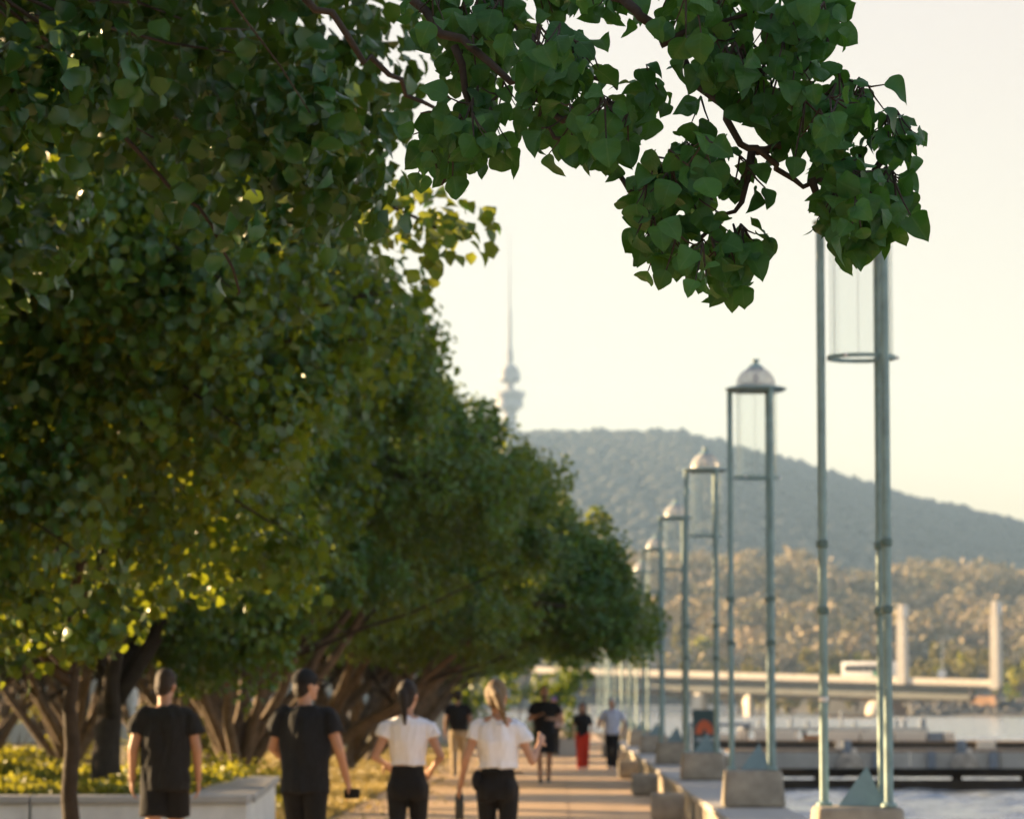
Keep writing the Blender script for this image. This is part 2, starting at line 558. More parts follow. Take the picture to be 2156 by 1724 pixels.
gx = np.concatenate([np.linspace(-3390, -420, 24), np.linspace(-400, 620, 103), np.linspace(660, 3390, 22)])
gy = np.concatenate([np.linspace(640, 1100, 70), np.linspace(1110, 1700, 50), np.linspace(1740, 3300, 50), np.linspace(3350, 4900, 12)])
GX, GY = np.meshgrid(gx, gy)
GZ = height(GX, GY)
vv = np.stack([GX, GY, GZ], -1).reshape(-1, 3)
nx, ny = len(gx), len(gy)
ff = [(j * nx + i, j * nx + i + 1, (j + 1) * nx + i + 1, (j + 1) * nx + i) for j in range(ny - 1) for i in range(nx - 1)]
me = bpy.data.meshes.new('hills'); me.from_pydata(vv.tolist(), [], ff)
me.polygons.foreach_set('use_smooth', [True] * len(me.polygons))
tag(link('hills', me, M['hill_ground']), kind='structure')


# ------------------------------------------------------------------ many small faces at once
def big_mesh(name, V, F, rnd=None, smooth=True, uv=None):
    """V (N,3), F (M,3) arrays -> mesh"""
    me = bpy.data.meshes.new(name)
    me.vertices.add(len(V)); me.vertices.foreach_set('co', np.ascontiguousarray(V, np.float32).ravel())
    k = F.shape[1]
    me.loops.add(F.size); me.loops.foreach_set('vertex_index', np.ascontiguousarray(F, np.int32).ravel())
    me.polygons.add(len(F))
    me.polygons.foreach_set('loop_start', np.arange(0, F.size, k, dtype=np.int32))
    me.polygons.foreach_set('loop_total', np.full(len(F), k, np.int32))
    if smooth:
        me.polygons.foreach_set('use_smooth', np.ones(len(F), bool))
    me.update(calc_edges=True)
    if rnd is not None:
        a = me.attributes.new('rnd', 'FLOAT', 'POINT')
        a.data.foreach_set('value', np.ascontiguousarray(rnd, np.float32))
    if uv is not None:
        for nm_, q_ in (('lu', uv[0]), ('lv', uv[1])):
            a = me.attributes.new(nm_, 'FLOAT', 'POINT'); a.data.foreach_set('value', np.ascontiguousarray(q_, np.float32))
    return me


def ico(sub):
    bm = bmesh.new(); bmesh.ops.create_icosphere(bm, subdivisions=sub, radius=1)
    V = np.array([v.co[:] for v in bm.verts]); F = np.array([[v.index for v in f.verts] for f in bm.faces]); bm.free()
    return V, F


def blob_forest(name, pts, rad, sub, m, squash=0.85, jit=0.3):
    V0, F0 = ico(sub)
    n, k = len(pts), len(V0)
    j = 1 + rng.uniform(-jit, jit, (n, k, 1))
    sc3 = np.stack([rad * rng.uniform(0.85, 1.25, n), rad * rng.uniform(0.85, 1.25, n), rad * squash * rng.uniform(0.8, 1.3, n)], -1)
    V = pts[:, None, :] + V0[None] * j * sc3[:, None, :]
    F = (F0[None] + (np.arange(n) * k)[:, None, None]).reshape(-1, 3)
    me = big_mesh(name, V.reshape(-1, 3), F, smooth=True)
    return link(name, me, m)


# woodland on the mountain: one mass
n = 9000
x = rng.uniform(-260, 620, n); y = 1720 + 1580 * rng.uniform(0, 1, n) ** 0.8
z = height(x, y)
tag(blob_forest('mountain_forest', np.stack([x, y, z + 2.5], -1), rng.uniform(4, 8, n), 1, M['tree_hill'], 0.7, 0.15),
    'hazy blue grey woodland covering the mountain behind the bridge', 'forest', kind='stuff')
n = 420
x = np.linspace(-120, 600, n) + rng.uniform(-1.5, 1.5, n); y = 3250 + rng.uniform(-40, 10, n)
tag(blob_forest('ridge_forest', np.stack([x, y, height(x, y) + 4], -1), rng.uniform(3, 7.5, n), 1, M['tree_hill'], 0.9),
    'trees lining the crest of the mountain against the sky', 'forest', kind='stuff')
# woodland on the foothills: one mass
xs, ys = [], []
for (a, b_, cnt) in ((1040, 1250, 1500), (1250, 1510, 2000), (1510, 1900, 900)):
    xs.append(rng.uniform(-120, 330 if b_ < 1600 else 420, cnt)); ys.append(a + (b_ - a) * (rng.uniform(0, 1, cnt) if b_ < 1600 else rng.uniform(0, 1, cnt) ** 2))
x = np.concatenate(xs); y = np.concatenate(ys)
clear = np.array([noise.noise(Vector((a * 0.02, b_ * 0.012, 3.0))) for a, b_ in zip(x, y)])
keep = clear > -0.22
x, y = x[keep], y[keep]
FOOTHILL = (x, y)


# ------------------------------------------------------------------ leaves
def leaf_template(rows, cols, fold, curl, wave, ph):
    prof_v = [0, .04, .10, .2, .32, .45, .58, .7, .8, .88, .94, 1.0]
    prof_w = [.07, .23, .36, .46, .50, .49, .44, .365, .275, .17, .075, .0]
    V, F = [], []
    for i in range(rows + 1):
        v = i / rows
        wv = np.interp(v, prof_v, prof_w)
        for j in range(cols + 1):
            u = (j / cols * 2 - 1)
            edge = abs(u)
            z = fold * edge ** 1.5 * wv - curl * v ** 2.4 + wave * edge * math.sin(v * 9 + ph + (u > 0) * 1.7) * (0.3 + v * (1 - v) * 3)
            V.append((u * wv * (1 + 0.03 * math.sin(v * 13 + ph)), v, z))
    for i in range(rows):
        for j in range(cols):
            a = i * (cols + 1) + j
            F.append((a, a + 1, a + cols + 2)); F.append((a, a + cols + 2, a + cols + 1))
    return np.array(V, float), np.array(F, int)


LOD0 = [leaf_template(12, 6, f, c, 0.07, p) for f, c, p in ((0.30, 0.25, 0), (0.12, 0.5, 1.3), (0.45, 0.35, 2.6), (0.22, 0.65, 4.1), (-0.2, 0.4, 5.0), (0.55, 0.45, 3.3))]
LOD1 = [leaf_template(3, 2, f, c, 0.03, p) for f, c, p in ((0.35, 0.15, 0), (0.15, 0.32, 1.3), (0.5, 0.25, 2.6), (0.25, 0.45, 4.1))]
LOD2 = [(np.array([(0, 0, 0), (-.46, .42, .10), (.46, .42, .10), (0, 1.0, -.2)], float), np.array([(0, 2, 3), (0, 3, 1)])),
        (np.array([(0, 0, 0), (-.42, .5, .2), (.46, .4, .05), (0.05, 1.0, -.3)], float), np.array([(0, 2, 3), (0, 3, 1)]))]


def unit(a):
    return a / np.maximum(np.linalg.norm(a, axis=-1, keepdims=True), 1e-9)


def leaf_frames(outward, droop=0.9, spread=0.55, facing=0.0):
    n = len(outward)
    a = unit(0.65 * outward + np.array([0, 0, -droop]) + rng.normal(0, spread, (n, 3)))
    nn = 0.8 * outward + np.array([0, -facing, 0.35]) + rng.normal(0, 0.55, (n, 3))
    nn = unit(nn - a * np.sum(nn * a, -1, keepdims=True))
    bb = np.cross(a, nn)
    return a, bb, nn


def leaf_mesh(name, pos, frames, size, lod, rnd):
    a, bb, nn = frames
    n = len(pos)
    pick = rng.integers(0, len(lod), n)
    Vs, Fs, Rs, Us, off = [], [], [], [], 0
    for t, (V0, F0) in enumerate(lod):
        idx = np.where(pick == t)[0]
        if not len(idx): continue
        s = size[idx][:, None, None]
        V = pos[idx][:, None, :] + s * (V0[None, :, 0:1] * bb[idx][:, None, :] + V0[None, :, 1:2] * a[idx][:, None, :] + V0[None, :, 2:3] * nn[idx][:, None, :])
        k = len(V0)
        Vs.append(V.reshape(-1, 3))
        Fs.append((F0[None] + (np.arange(len(idx)) * k)[:, None, None]).reshape(-1, 3) + off)
        Rs.append(np.repeat(rnd[idx], k))
        Us.append(np.tile(V0[:, :2] / np.array([.47, 1]), (len(idx), 1)))
        off += len(idx) * k
    U_ = np.concatenate(Us)
    return big_mesh(name, np.concatenate(Vs), np.concatenate(Fs), np.concatenate(Rs), uv=(U_[:, 0], U_[:, 1]) if lod is LOD0 else None)


LEAF_ME = []
for t, (V0, F0) in enumerate(LOD0):
    for r_ in (0.1, 0.35, 0.6, 0.85):
        LEAF_ME.append(big_mesh('leaf', V0, F0, np.full(len(V0), r_), uv=(V0[:, 0] / .47, V0[:, 1])))
        LEAF_ME[-1].materials.append(M['leaf_near'])
LEAF_ME_F = []
for t, (V0, F0) in enumerate(LOD0):
    for r_ in (0.1, 0.4, 0.7):
        LEAF_ME_F.append(big_mesh('leaf', V0, F0, np.full(len(V0), r_)))
        LEAF_ME_F[-1].materials.append(M['leaf'])


def place_leaves(parent, pos, frames, size, meshes):
    """Leaves that can be picked apart: each its own object, sharing mesh data."""
    a, bb, nn = frames
    base = Vector(parent.location)
    for i in range(len(pos)):
        o = bpy.data.objects.new('leaf', meshes[rng.integers(0, len(meshes))])
        m = Matrix(((bb[i, 0], a[i, 0], nn[i, 0], 0), (bb[i, 1], a[i, 1], nn[i, 1], 0), (bb[i, 2], a[i, 2], nn[i, 2], 0), (0, 0, 0, 1)))
        o.matrix_local = Matrix.Translation(Vector(pos[i]) - base) @ m @ Matrix.Scale(float(size[i]), 4)
        COL.objects.link(o)
        o.parent = parent


def curve_pts(p0, p1, bend, k=7):
    p0, p1, bend = Vector(p0), Vector(p1), Vector(bend)
    mid = (p0 + p1) / 2 + bend
    out = []
    for i in range(k):
        t = i / (k - 1)
        q = p0 * (1 - t) ** 2 + mid * 2 * t * (1 - t) + p1 * t * t
        if 0 < i < k - 1:
            q = q + Vector((random.uniform(-1, 1), random.uniform(-1, 1), random.uniform(-1, 1))) * 0.025 * (p1 - p0).length * 0.5
        out.append(q)
    return out


def crown_points(centre, radii, ncl, per, cl_r, zmin, lumps=7, hollow=0.55, seed=0, flatside=None):
    """Leaf positions: clusters spread through a lumpy crown, most of them near its skin."""
    rs = np.random.default_rng(seed)
    lump = unit(rs.normal(size=(lumps, 3)))
    amp = rs.uniform(-0.26, 0.24, lumps)
    cl = []
    nlobe = max(6, ncl // 11)
    lobes = []
    while len(lobes) < nlobe:
        d = unit(rs.normal(size=3))
        d = d / np.sum(np.abs(d) ** 2.5) ** 0.4
        g_ = 1 + np.sum(amp * np.maximum(0, lump @ d) ** 3)
        r = hollow + (1 - hollow) * rs.uniform() ** 0.45
        q = np.array(centre) + d * np.array(radii) * r * g_ * 0.92
        if q[2] < zmin + 0.15: continue
        lobes.append((q, d))
    lr = 0.25 * min(radii[0], radii[1]) * rs.uniform(0.7, 1.25, nlobe)
    while len(cl) < ncl:
        k = rs.integers(0, nlobe)
        q0, d0 = lobes[k]
        dd = unit(rs.normal(size=3) + 0.7 * d0)
        q = q0 + dd * lr[k] * rs.uniform(0.35, 1.0) ** 0.5 * np.array([1, 1, 0.72])
        if q[2] < zmin + rs.uniform(-0.1, 0.2): continue
        cl.append((q, unit(dd + d0), 1))
    P, O = [], []
    C = np.array([c[0] for c in cl])
    D = np.array([c[1] for c in cl])
    off = rs.normal(size=(ncl, per, 3))
    off = unit(off) * (rs.uniform(0.25, 1, (ncl, per, 1)) ** 0.5) * cl_r * rs.uniform(0.55, 1.3, (ncl, 1, 1)) * np.array([.85, .85, 1.1])
    P = C[:, None, :] + off
    O = unit(off + 0.35 * cl_r * D[:, None, :])
    # whole sprigs missing here and there
    return P.reshape(-1, 3), O.reshape(-1, 3), C


def make_tree(name, label, base, centre, radii, ncl, per, cl_r, zmin, lod, size, seed, extra=(), trunk_r=0.17, fork=1.35, nlimb=6, lean=0.0,
              single=0, leafmat='leaf', barkmat='bark', group='broad-leaved trees along the promenade', hollow=0.55, droop=0.9, cat='tree', fill=0):
    random.seed(seed)
    root = empty(name, base)
    tag(root, label, cat, group)
    base = Vector(base)
    P, O, C = crown_points(centre, radii, ncl, per, cl_r, zmin, seed=seed, hollow=hollow)
    for (c2, r2, n2) in extra:
        P2, O2, C2 = crown_points(c2, r2, n2, per, cl_r, zmin, seed=seed + 7, hollow=.3)
        P, O, C = np.concatenate([P, P2]), np.concatenate([O, O2]), np.concatenate([C, C2])
    fork_p = base + Vector((lean * 0.4, random.uniform(-.1, .1), fork))
    tr = MB()
    pts = curve_pts(base - Vector((0, 0, 0.15)), fork_p, (random.uniform(-.1, .1), random.uniform(-.1, .1), 0), 8)
    tr.tube([q - base for q in pts], [trunk_r * (1.35 - 0.75 * (i / 7) ** 0.4) for i in range(8)], 12)
    tr.build('trunk', M[barkmat], root, smooth=True)
    tw = MB()
    cen = Vector(centre)
    limbs = []
    for i in range(nlimb):
        a = 2 * math.pi * (i + random.uniform(-.3, .3)) / nlimb
        tip = Vector((cen.x + math.cos(a) * radii[0] * 0.62, cen.y + math.sin(a) * radii[1] * 0.62, cen.z + radii[2] * random.uniform(-0.25, 0.45)))
        start = fork_p - Vector((0, 0, random.uniform(0.0, 0.55)))
        ln = (tip - start).length
        lp = curve_pts(start, tip, (random.uniform(-.12, .12) * ln, random.uniform(-.12, .12) * ln, random.uniform(-0.12, 0.06) * ln), 9)
        rr = [trunk_r * 0.52 * (1 - 0.82 * k / 8) for k in range(9)]
        lb = MB(); lb.tube([q - base for q in lp], rr, 8)
        lb.build('limb', M[barkmat], root, smooth=True)
        limbs.append(lp)
        for s in range(3):                       # secondary branches
            q0 = lp[random.randint(3, 7)]
            tgt = Vector(C[random.randrange(len(C))])
            best = min((Vector(C[random.randrange(len(C))]) for _ in range(8)), key=lambda v: (v - q0).length)
            tw.tube([v - base for v in curve_pts(q0, best, (0, 0, -0.1), 6)], [trunk_r * .2 * (1 - .15 * k) for k in range(6)], 5)
    allp = [q for lp in limbs for q in lp[3:]]
    arr = np.array([q[:] for q in allp])
    for c in C[:: max(1, len(C) // 160)]:       # twigs that carry the sprigs
        i = int(np.argmin(np.sum((arr - c) ** 2, 1)))
        tw.tube([v - base for v in curve_pts(allp[i], Vector(c), (0, 0, random.uniform(-.15, .1)), 5)], [0.022, 0.018, 0.013, 0.009, 0.005], 4, caps=False)
    tag(tw.build('twigs', M['bark_dark'], root, smooth=True), kind='stuff')
    n = len(P)
    sz = rng.uniform(0.75, 1.2, n) * size
    fr = leaf_frames(O, droop)
    rnd = np.clip(rng.normal(0.45, 0.2, n) + np.repeat(rng.normal(0, .22, n // per), per), 0, 1)
    if single:
        # the leaves that show largest: nearest to the walker's side
        key = np.abs(P[:, 0] + 1.4) * 0.3 + np.linalg.norm(P - np.array([0, 0, 1.5]), axis=1)
        order = np.argsort(key)
        s_idx = order[: single * 6][::6][:single]
        msk = np.ones(n, bool); msk[s_idx] = False
        place_leaves(root, P[s_idx], tuple(f[s_idx] for f in fr), sz[s_idx], LEAF_ME_F)
        P, sz, rnd, fr = P[msk], sz[msk], rnd[msk], tuple(f[msk] for f in fr)
    if fill:
        Pf, Of, _ = crown_points(centre, [q * .8 for q in radii], fill, 50, 0.5, zmin, seed=seed + 100, hollow=0.15)
        me = leaf_mesh('foliage', Pf - np.array(base), leaf_frames(Of, droop), rng.uniform(.9, 1.4, len(Pf)) * size, LOD2, np.clip(rng.normal(0.3, 0.2, len(Pf)), 0, 1))  # inner leaves coloured darker to deepen the shade inside the crown
        tag(link('foliage', me, M[leafmat], root), kind='stuff')
    me = leaf_mesh('foliage', P - np.array(base), fr, sz, lod, rnd)
    tag(link('foliage', me, M[leafmat], root), kind='stuff')
    return root


# woodland on the foothills: crowns of many small leaf clumps, one mass
x, y = FOOTHILL
nt_, per = len(x), 60
r_t = rng.uniform(2.6, 6.0, nt_)
cz = height(x, y) + r_t * 1.1 + rng.uniform(0, 3, nt_)
dd = unit(rng.normal(size=(nt_, per, 3)))
lob = unit(rng.normal(size=(nt_, 5, 3)))
bulge = 0.75 + 0.4 * np.max(np.einsum('npk,nlk->npl', dd, lob), -1)
P = np.stack([x, y, cz], -1)[:, None, :] + dd * (bulge * rng.uniform(.65, 1.0, (nt_, per)) * r_t[:, None])[..., None] * np.array([1, 1, 1.05])
O = dd.reshape(-1, 3); P = P.reshape(-1, 3)
rn = np.clip(np.repeat(rng.normal(.5, .25, nt_), per) + rng.normal(0, .12, nt_ * per), 0, 1)
fr = leaf_frames(O, 0.1, 0.35)
me = leaf_mesh('foothill_forest', P - unit(fr[0]) * .9, fr, np.repeat(r_t, per) * rng.uniform(.32, .55, nt_ * per), LOD2, rn)
tag(link('foothill_forest', me, M['leaf_hill']), 'sunlit olive and tan woodland on the low hills behind the bridge', 'forest', kind='stuff')


PROMENADE = 'broad-leaved trees along the promenade'
# T2: slim trunk in front of the planter wall
B2 = Vector((-3.58, 25, 0))
t2 = make_tree('promenade_tree', 'broad-leaved tree with slim dark trunk rising in front of the planter wall', (-3.58, 25, 0), (-4.15, 24.6, 4.9), (2.75, 4.2, 3.0),
          940, 58, 0.29, 1.72, LOD1, 0.088, 21, trunk_r=0.075, fork=2.2, nlimb=6, single=300, barkmat='bark_dark', hollow=0.6, fill=1000)
# T3
t3 = make_tree('promenade_tree', 'broad-leaved tree with dark forked trunk growing out of the planter', (-5.0, 38, 0.3), (-4.8, 38, 4.5), (2.95, 4.3, 2.75),
               840, 85, 0.33, 1.85, LOD2, 0.09, 22, trunk_r=0.2, fork=1.5, nlimb=6, barkmat='bark_dark', fill=700, extra=[((-3.7, 38.6, 5.45), (2.15, 2.4, 1.05), 210)])
t4 = make_tree('promenade_tree', 'spreading broad-leaved tree with pale many-stemmed trunk just behind the planter', (-4.9, 50.5, 0), (-4.25, 50, 4.45), (3.75, 4.6, 2.05),
               1000, 95, 0.34, 2.55, LOD2, 0.092, 23, trunk_r=0.19, fork=0.7, nlimb=13, lean=0.3, fill=500)
t5 = make_tree('promenade_tree', 'wide dark-crowned tree reaching over the path as far as the lamps', (-4.7, 64, 0), (-2.0, 64, 3.6), (3.85, 4.4, 1.3),
               800, 80, 0.36, 2.5, LOD2, 0.10, 34, trunk_r=0.22, fork=1.0, nlimb=8, lean=0.6, fill=350)
t6 = make_tree('promenade_tree', 'broad-leaved tree with leaning stems on the dry verge behind the wide dark-crowned tree', (-4.8, 76, 0), (-3.9, 76, 4.2), (4.1, 4.6, 1.9),
               620, 70, 0.40, 2.8, LOD2, 0.115, 25, trunk_r=0.2, fork=0.8, nlimb=12, lean=0.6)
BASE6 = Vector((-4.8, 76, 0))
lab = ['broad-leaved tree on the verge farther along the row, sixth from the planter', 'broad-leaved tree on the verge near the far end of the row',
       'last broad-leaved tree of the row before the pale pavilion']
for i, (x_, y_, rz, s_) in enumerate(((-4.9, 88, 0.5, 0.97), (-4.7, 100, -0.4, 1.0), (-4.9, 112, 0.9, 0.95))):
    c = copy_tree(t6); c.location = (x_, y_, 0); c.rotation_euler.z = rz; c.scale = (s_,) * 3; c['label'] = lab[i]
# second row of the grove, deeper in to the left
row2 = [(-8.0, 57.5, 3.0), (-7.8, 70, 1.2), (-8.2, 82.5, 4.1), (-10.3, 39.5, 2.0), (-10.8, 49, 0.8), (-11.2, 60, 1.0), (-11.5, 70, 2.2), (-11.0, 80, 3.4), (-11.6, 92, 0.3), (-11.2, 104, 4.4), (-17.5, 106, 1.7), (-18.2, 122, 2.9), (-11.3, 118, 5.2)]  # the two nearest trunks are out of view, added to cast shadow stripes
for i, (x_, y_, rz) in enumerate(row2):
    c = copy_tree(t6); c.location = (x_, y_, 0); c.rotation_euler.z = rz; c.scale = (0.88, 0.88, 0.95)
    c['label'] = 'broad-leaved tree of the grove standing deeper in behind the promenade row'
    c['group'] = 'grove trees behind the promenade row'

# tree added unseen left of the view so its crown shades the hanging branch
make_tree('promenade_tree', 'broad-leaved tree added out of view beside the nearest one to shade its branch', (-8.6, 8.5, 0), (-8.2, 9.2, 4.6), (3.4, 4.4, 2.4),
          420, 50, 0.5, 2.3, LOD2, 0.15, 26, trunk_r=0.18, fork=1.5, nlimb=6)
t0 = [o for o in COL.objects if o.name.startswith('promenade_tree') and abs(o.location.x + 8.6) < .01][0]
c = copy_tree(t0); c.location = (-9.3, 19.0, 0); c.rotation_euler.z = 1.3; c['label'] = 'broad-leaved tree added out of view to shade the slim-trunked tree and the nearest one'  # unseen copy, added to shade the two nearest crowns
# T1: the near tree; its trunk stands left of the view, its branches cross the top of the picture
random.seed(40)
B1 = Vector((-4.4, 11.5, 0))
t1 = empty('promenade_tree', B1)
tag(t1, 'nearest broad-leaved tree, its leafy branches hanging over the path against the sky', 'tree', PROMENADE)
tr = MB(); tr.tube([Vector((0, 0, -.1)), Vector((.05, 0, .9)), Vector((.02, .05, 1.9)), Vector((.1, 0, 2.6))], [.24, .18, .16, .13], 12)
tr.build('trunk', M['bark'], t1, smooth=True)
fork = B1 + Vector((.1, 0, 2.5))


def limb(pts, r0, r1, parent=t1, base=B1, name='limb', n=8):
    k = len(pts)
    m_ = MB(); m_.tube([Vector(q) - base for q in pts], [r0 + (r1 - r0) * i / (k - 1) for i in range(k)], n)
    return m_.build(name, M['bark_dark'], parent, smooth=True)


def wig(pts, sub=4, amp=0.012):
    """smooth polyline through the points with a little wobble"""
    out = []
    P_ = [Vector(q) for q in pts]
    for i in range(len(P_) - 1):
        a, b_, c_, d_ = P_[max(i - 1, 0)], P_[i], P_[i + 1], P_[min(i + 2, len(P_) - 1)]
        for s in range(sub):
            t = s / sub
            q = 0.5 * ((2 * b_) + (c_ - a) * t + (2 * a - 5 * b_ + 4 * c_ - d_) * t * t + (3 * b_ - a - 3 * c_ + d_) * t ** 3)
            out.append(q + Vector((random.gauss(0, amp), random.gauss(0, amp), random.gauss(0, amp))))
    out.append(P_[-1])
    return out


DB = 8.9
mainA = wig([fork, spot(600, -420, 10.5), spot(1000, -160, 9.6), spot(1290, 0, DB), spot(1400, 90, DB), spot(1525, 230, DB - .1), spot(1590, 325, DB - .1), spot(1700, 385, DB), spot(1800, 420, DB), spot(1865, 455, DB)])
limb(mainA, 0.02, 0.003)
mainB = wig([fork, spot(300, -300, 11.2), spot(820, -20, 9.8), spot(960, 90, 9.5), spot(1110, 175, 9.3), spot(1250, 310, 9.1), spot(1335, 400, 9.0), spot(1420, 490, 9.0), spot(1445, 590, 9.0)])
limb(mainB, 0.018, 0.003)
subs = [[(1525, 235, DB), (1640, 200, DB), (1720, 120, DB), (1745, 30, DB)], [(1590, 320, DB), (1680, 300, DB), (1770, 230, DB), (1820, 200, DB)],
        [(1400, 90, DB), (1480, 60, DB), (1600, 20, DB)], [(1250, 310, 9.1), (1180, 300, 9.1), (1140, 270, 9.1)], [(1335, 400, 9), (1420, 390, 9), (1500, 340, 9.0)],
        [(1420, 490, 9), (1500, 500, 9), (1560, 560, 9)], [(1110, 175, 9.3), (1230, 160, 9.3), (1300, 190, 9.3)], [(1700, 385, DB), (1780, 470, DB), (1800, 520, DB)],
        [(1800, 420, DB), (1860, 330, DB), (1885, 300, DB)], [(960, 90, 9.5), (990, 250, 9.5), (960, 340, 9.5), (930, 390, 9.5)], [(1590, 320, DB), (1560, 420, DB), (1500, 470, DB)]]
for s in subs:
    limb(wig([spot(*q) for q in s], 3, 0.008), 0.013, 0.003, n=6)
# the long bare-looking limbs seen inside the crown of the left side
for s in ([(-200, 60, 13), (110, 195, 13), (300, 320, 13.2), (440, 480, 13.4), (500, 620, 13.6)],
          [(640, -20, 11), (760, 120, 11), (860, 200, 11.2), (960, 240, 11.4)]):
    q = wig([spot(*v) for v in s], 4, 0.02)
    limb(q, 0.013, 0.005)
# leaves that hang from these branches, by region of the branch: outline, distance, number of sprigs
REG = [
    ([(1400, -30), (1755, -30), (1765, 50), (1735, 120), (1715, 175), (1690, 225), (1625, 245), (1560, 215), (1480, 130), (1410, 70)], DB, 80),
    ([(1610, 255), (1700, 225), (1800, 195), (1842, 215), (1800, 290), (1760, 350), (1700, 400), (1640, 360)], DB, 38),
    ([(1690, 395), (1790, 345), (1860, 370), (1912, 420), (1895, 470), (1850, 520), (1770, 525), (1715, 465)], DB, 44),
    ([(1850, 262), (1900, 285), (1870, 330)], DB - .1, 6),
    ([(1310, 395), (1390, 345), (1480, 320), (1540, 370), (1630, 400), (1610, 450), (1560, 480), (1590, 540), (1540, 605), (1470, 590), (1400, 630), (1380, 550), (1330, 480)], 9.0, 78),
    ([(1100, 90), (1180, 80), (1250, 130), (1290, 170), (1250, 215), (1300, 260), (1350, 290), (1400, 310), (1330, 360), (1250, 380), (1170, 300), (1110, 220)], 9.2, 58),
    ([(1320, 200), (1375, 190), (1365, 240), (1330, 245)], 9.1, 5),
    ([(1455, 250), (1500, 250), (1490, 290)], 9.0, 2),
    ([(870, 290), (930, 230), (1060, 190), (1080, 245), (1040, 275), (1055, 330), (1010, 350), (950, 380), (890, 360)], 9.6, 30),
    ([(900, -30), (1080, -30), (1100, 30), (1060, 130), (1070, 190), (950, 210), (880, 120)], 9.8, 48),
    ([(1110, -30), (1370, -30), (1350, 15), (1270, 30), (1180, 10), (1120, 30)], 9.6, 20),
]
from mathutils.geometry import intersect_point_tri_2d


def in_poly(x, y, poly):
    c = False
    j = len(poly) - 1
    for i in range(len(poly)):
        xi, yi = poly[i]; xj, yj = poly[j]
        if (yi > y) != (yj > y) and x < (xj - xi) * (y - yi) / (yj - yi) + xi:
            c = not c
        j = i
    return c


P, O = [], []
stems = MB()
for poly, d0, cnt in REG:
    mx_, my_ = sum(q[0] for q in poly) / len(poly), sum(q[1] for q in poly) / len(poly)
    poly = [(mx_ + (q[0] - mx_) * .92, my_ + (q[1] - my_) * .90) for q in poly]
    cnt = int(cnt * .85)
    x0, x1 = min(q[0] for q in poly), max(q[0] for q in poly)
    y0, y1 = min(q[1] for q in poly), max(q[1] for q in poly)
    k = 0
    while k < cnt:
        x, y = random.uniform(x0, x1), random.uniform(y0, y1)
        if not in_poly(x, y, poly): continue
        if noise.noise(Vector((x / 44.0, y / 44.0, 2.5))) < 0.0: continue     # open gaps between the sprays
        d = d0 + random.gauss(0, 0.22)
        s0 = spot(x, y - 20, d)
        k += 1
        for l_ in range(random.choice((4, 5, 5, 6))):
            off = Vector((random.gauss(0, .030), random.gauss(0, .05), random.gauss(0, .030)))
            P.append((s0 + off)[:])
            O.append((off.normalized() + Vector((0, -0.25, 0)))[:])
            if l_ < 3:
                stems.tube([s0 - B1 + Vector((0, 0, .05)), s0 - B1 + off * .5 + Vector((0, 0, .02)), s0 - B1 + off], [.0032, .0025, .0018], 4, caps=False)
tag(stems.build('twigs', M['bark_dark'], t1), kind='stuff')
P, O = np.array(P), unit(np.array(O))
order = rng.permutation(len(P))
P, O = P[order], O[order]
fr = leaf_frames(O, 0.75, 0.45, facing=0.5)
sz = rng.uniform(0.042, 0.078, len(P))
NS = 300
place_leaves(t1, P[:NS], tuple(f[:NS] for f in fr), sz[:NS], LEAF_ME)
me = leaf_mesh('foliage', P[NS:] - np.array(B1), tuple(f[NS:] for f in fr), sz[NS:], LOD0, np.clip(rng.normal(.45, .25, len(P) - NS), 0, 1))
tag(link('foliage', me, M['leaf_near'], t1), kind='stuff')
# the rest of its crown
P, O, C = crown_points((-3.0, 13.2, 5.0), (2.6, 4.0, 1.7), 760, 42, 0.28, 3.4, seed=31, hollow=0.25)
n = len(P)
me = leaf_mesh('foliage', P - np.array(B1), leaf_frames(O, 0.9), rng.uniform(.07, .105, n), LOD1, np.clip(rng.normal(.45, .25, n), 0, 1))
tag(link('foliage', me, M['leaf_shade'], t1), kind='stuff')
tw = MB()
arr = np.array([q[:] for q in mainA[:16] + mainB[:16]])
for c in C[::3]:
    i = int(np.argmin(np.sum((arr - c) ** 2, 1)))
    tw.tube([v - B1 for v in curve_pts(Vector(arr[i]), Vector(c), (0, 0, -.1), 5)], [0.010, 0.008, 0.006, 0.004, 0.003], 4, caps=False)
tag(tw.build('twigs', M['bark_dark'], t1, smooth=True), kind='stuff')
# the small far sprig that sticks out over the path at the height of the tower's mast
P, O = [], []
for (x, y) in ((830, 420), (870, 400), (900, 430), (930, 470), (960, 455), (985, 480), (1005, 490), (890, 480), (920, 500), (850, 470), (900, 545), (940, 445), (975, 505), (800, 450), (850, 500), (820, 400), (780, 420), (800, 500)):
    s0 = spot(x, y, 19.0 + random.gauss(0, .2))
    for _ in range(9):
        off = Vector((random.gauss(0, .07), random.gauss(0, .09), random.gauss(0, .06)))
        P.append((s0 + off)[:]); O.append(off.normalized()[:])
P, O = np.array(P), np.array(O)
me = leaf_mesh('foliage', P - np.array(B2), leaf_frames(O, 0.8), rng.uniform(.07, .10, len(P)), LOD1, np.clip(rng.normal(.55, .25, len(P)), 0, 1))
tag(link('foliage', me, M['leaf'], t2), kind='stuff')
limb(wig([spot(700, 380, 19), spot(820, 430, 19), spot(920, 480, 19), spot(1000, 490, 19)], 3, .01), .016, .004, t2, B2)

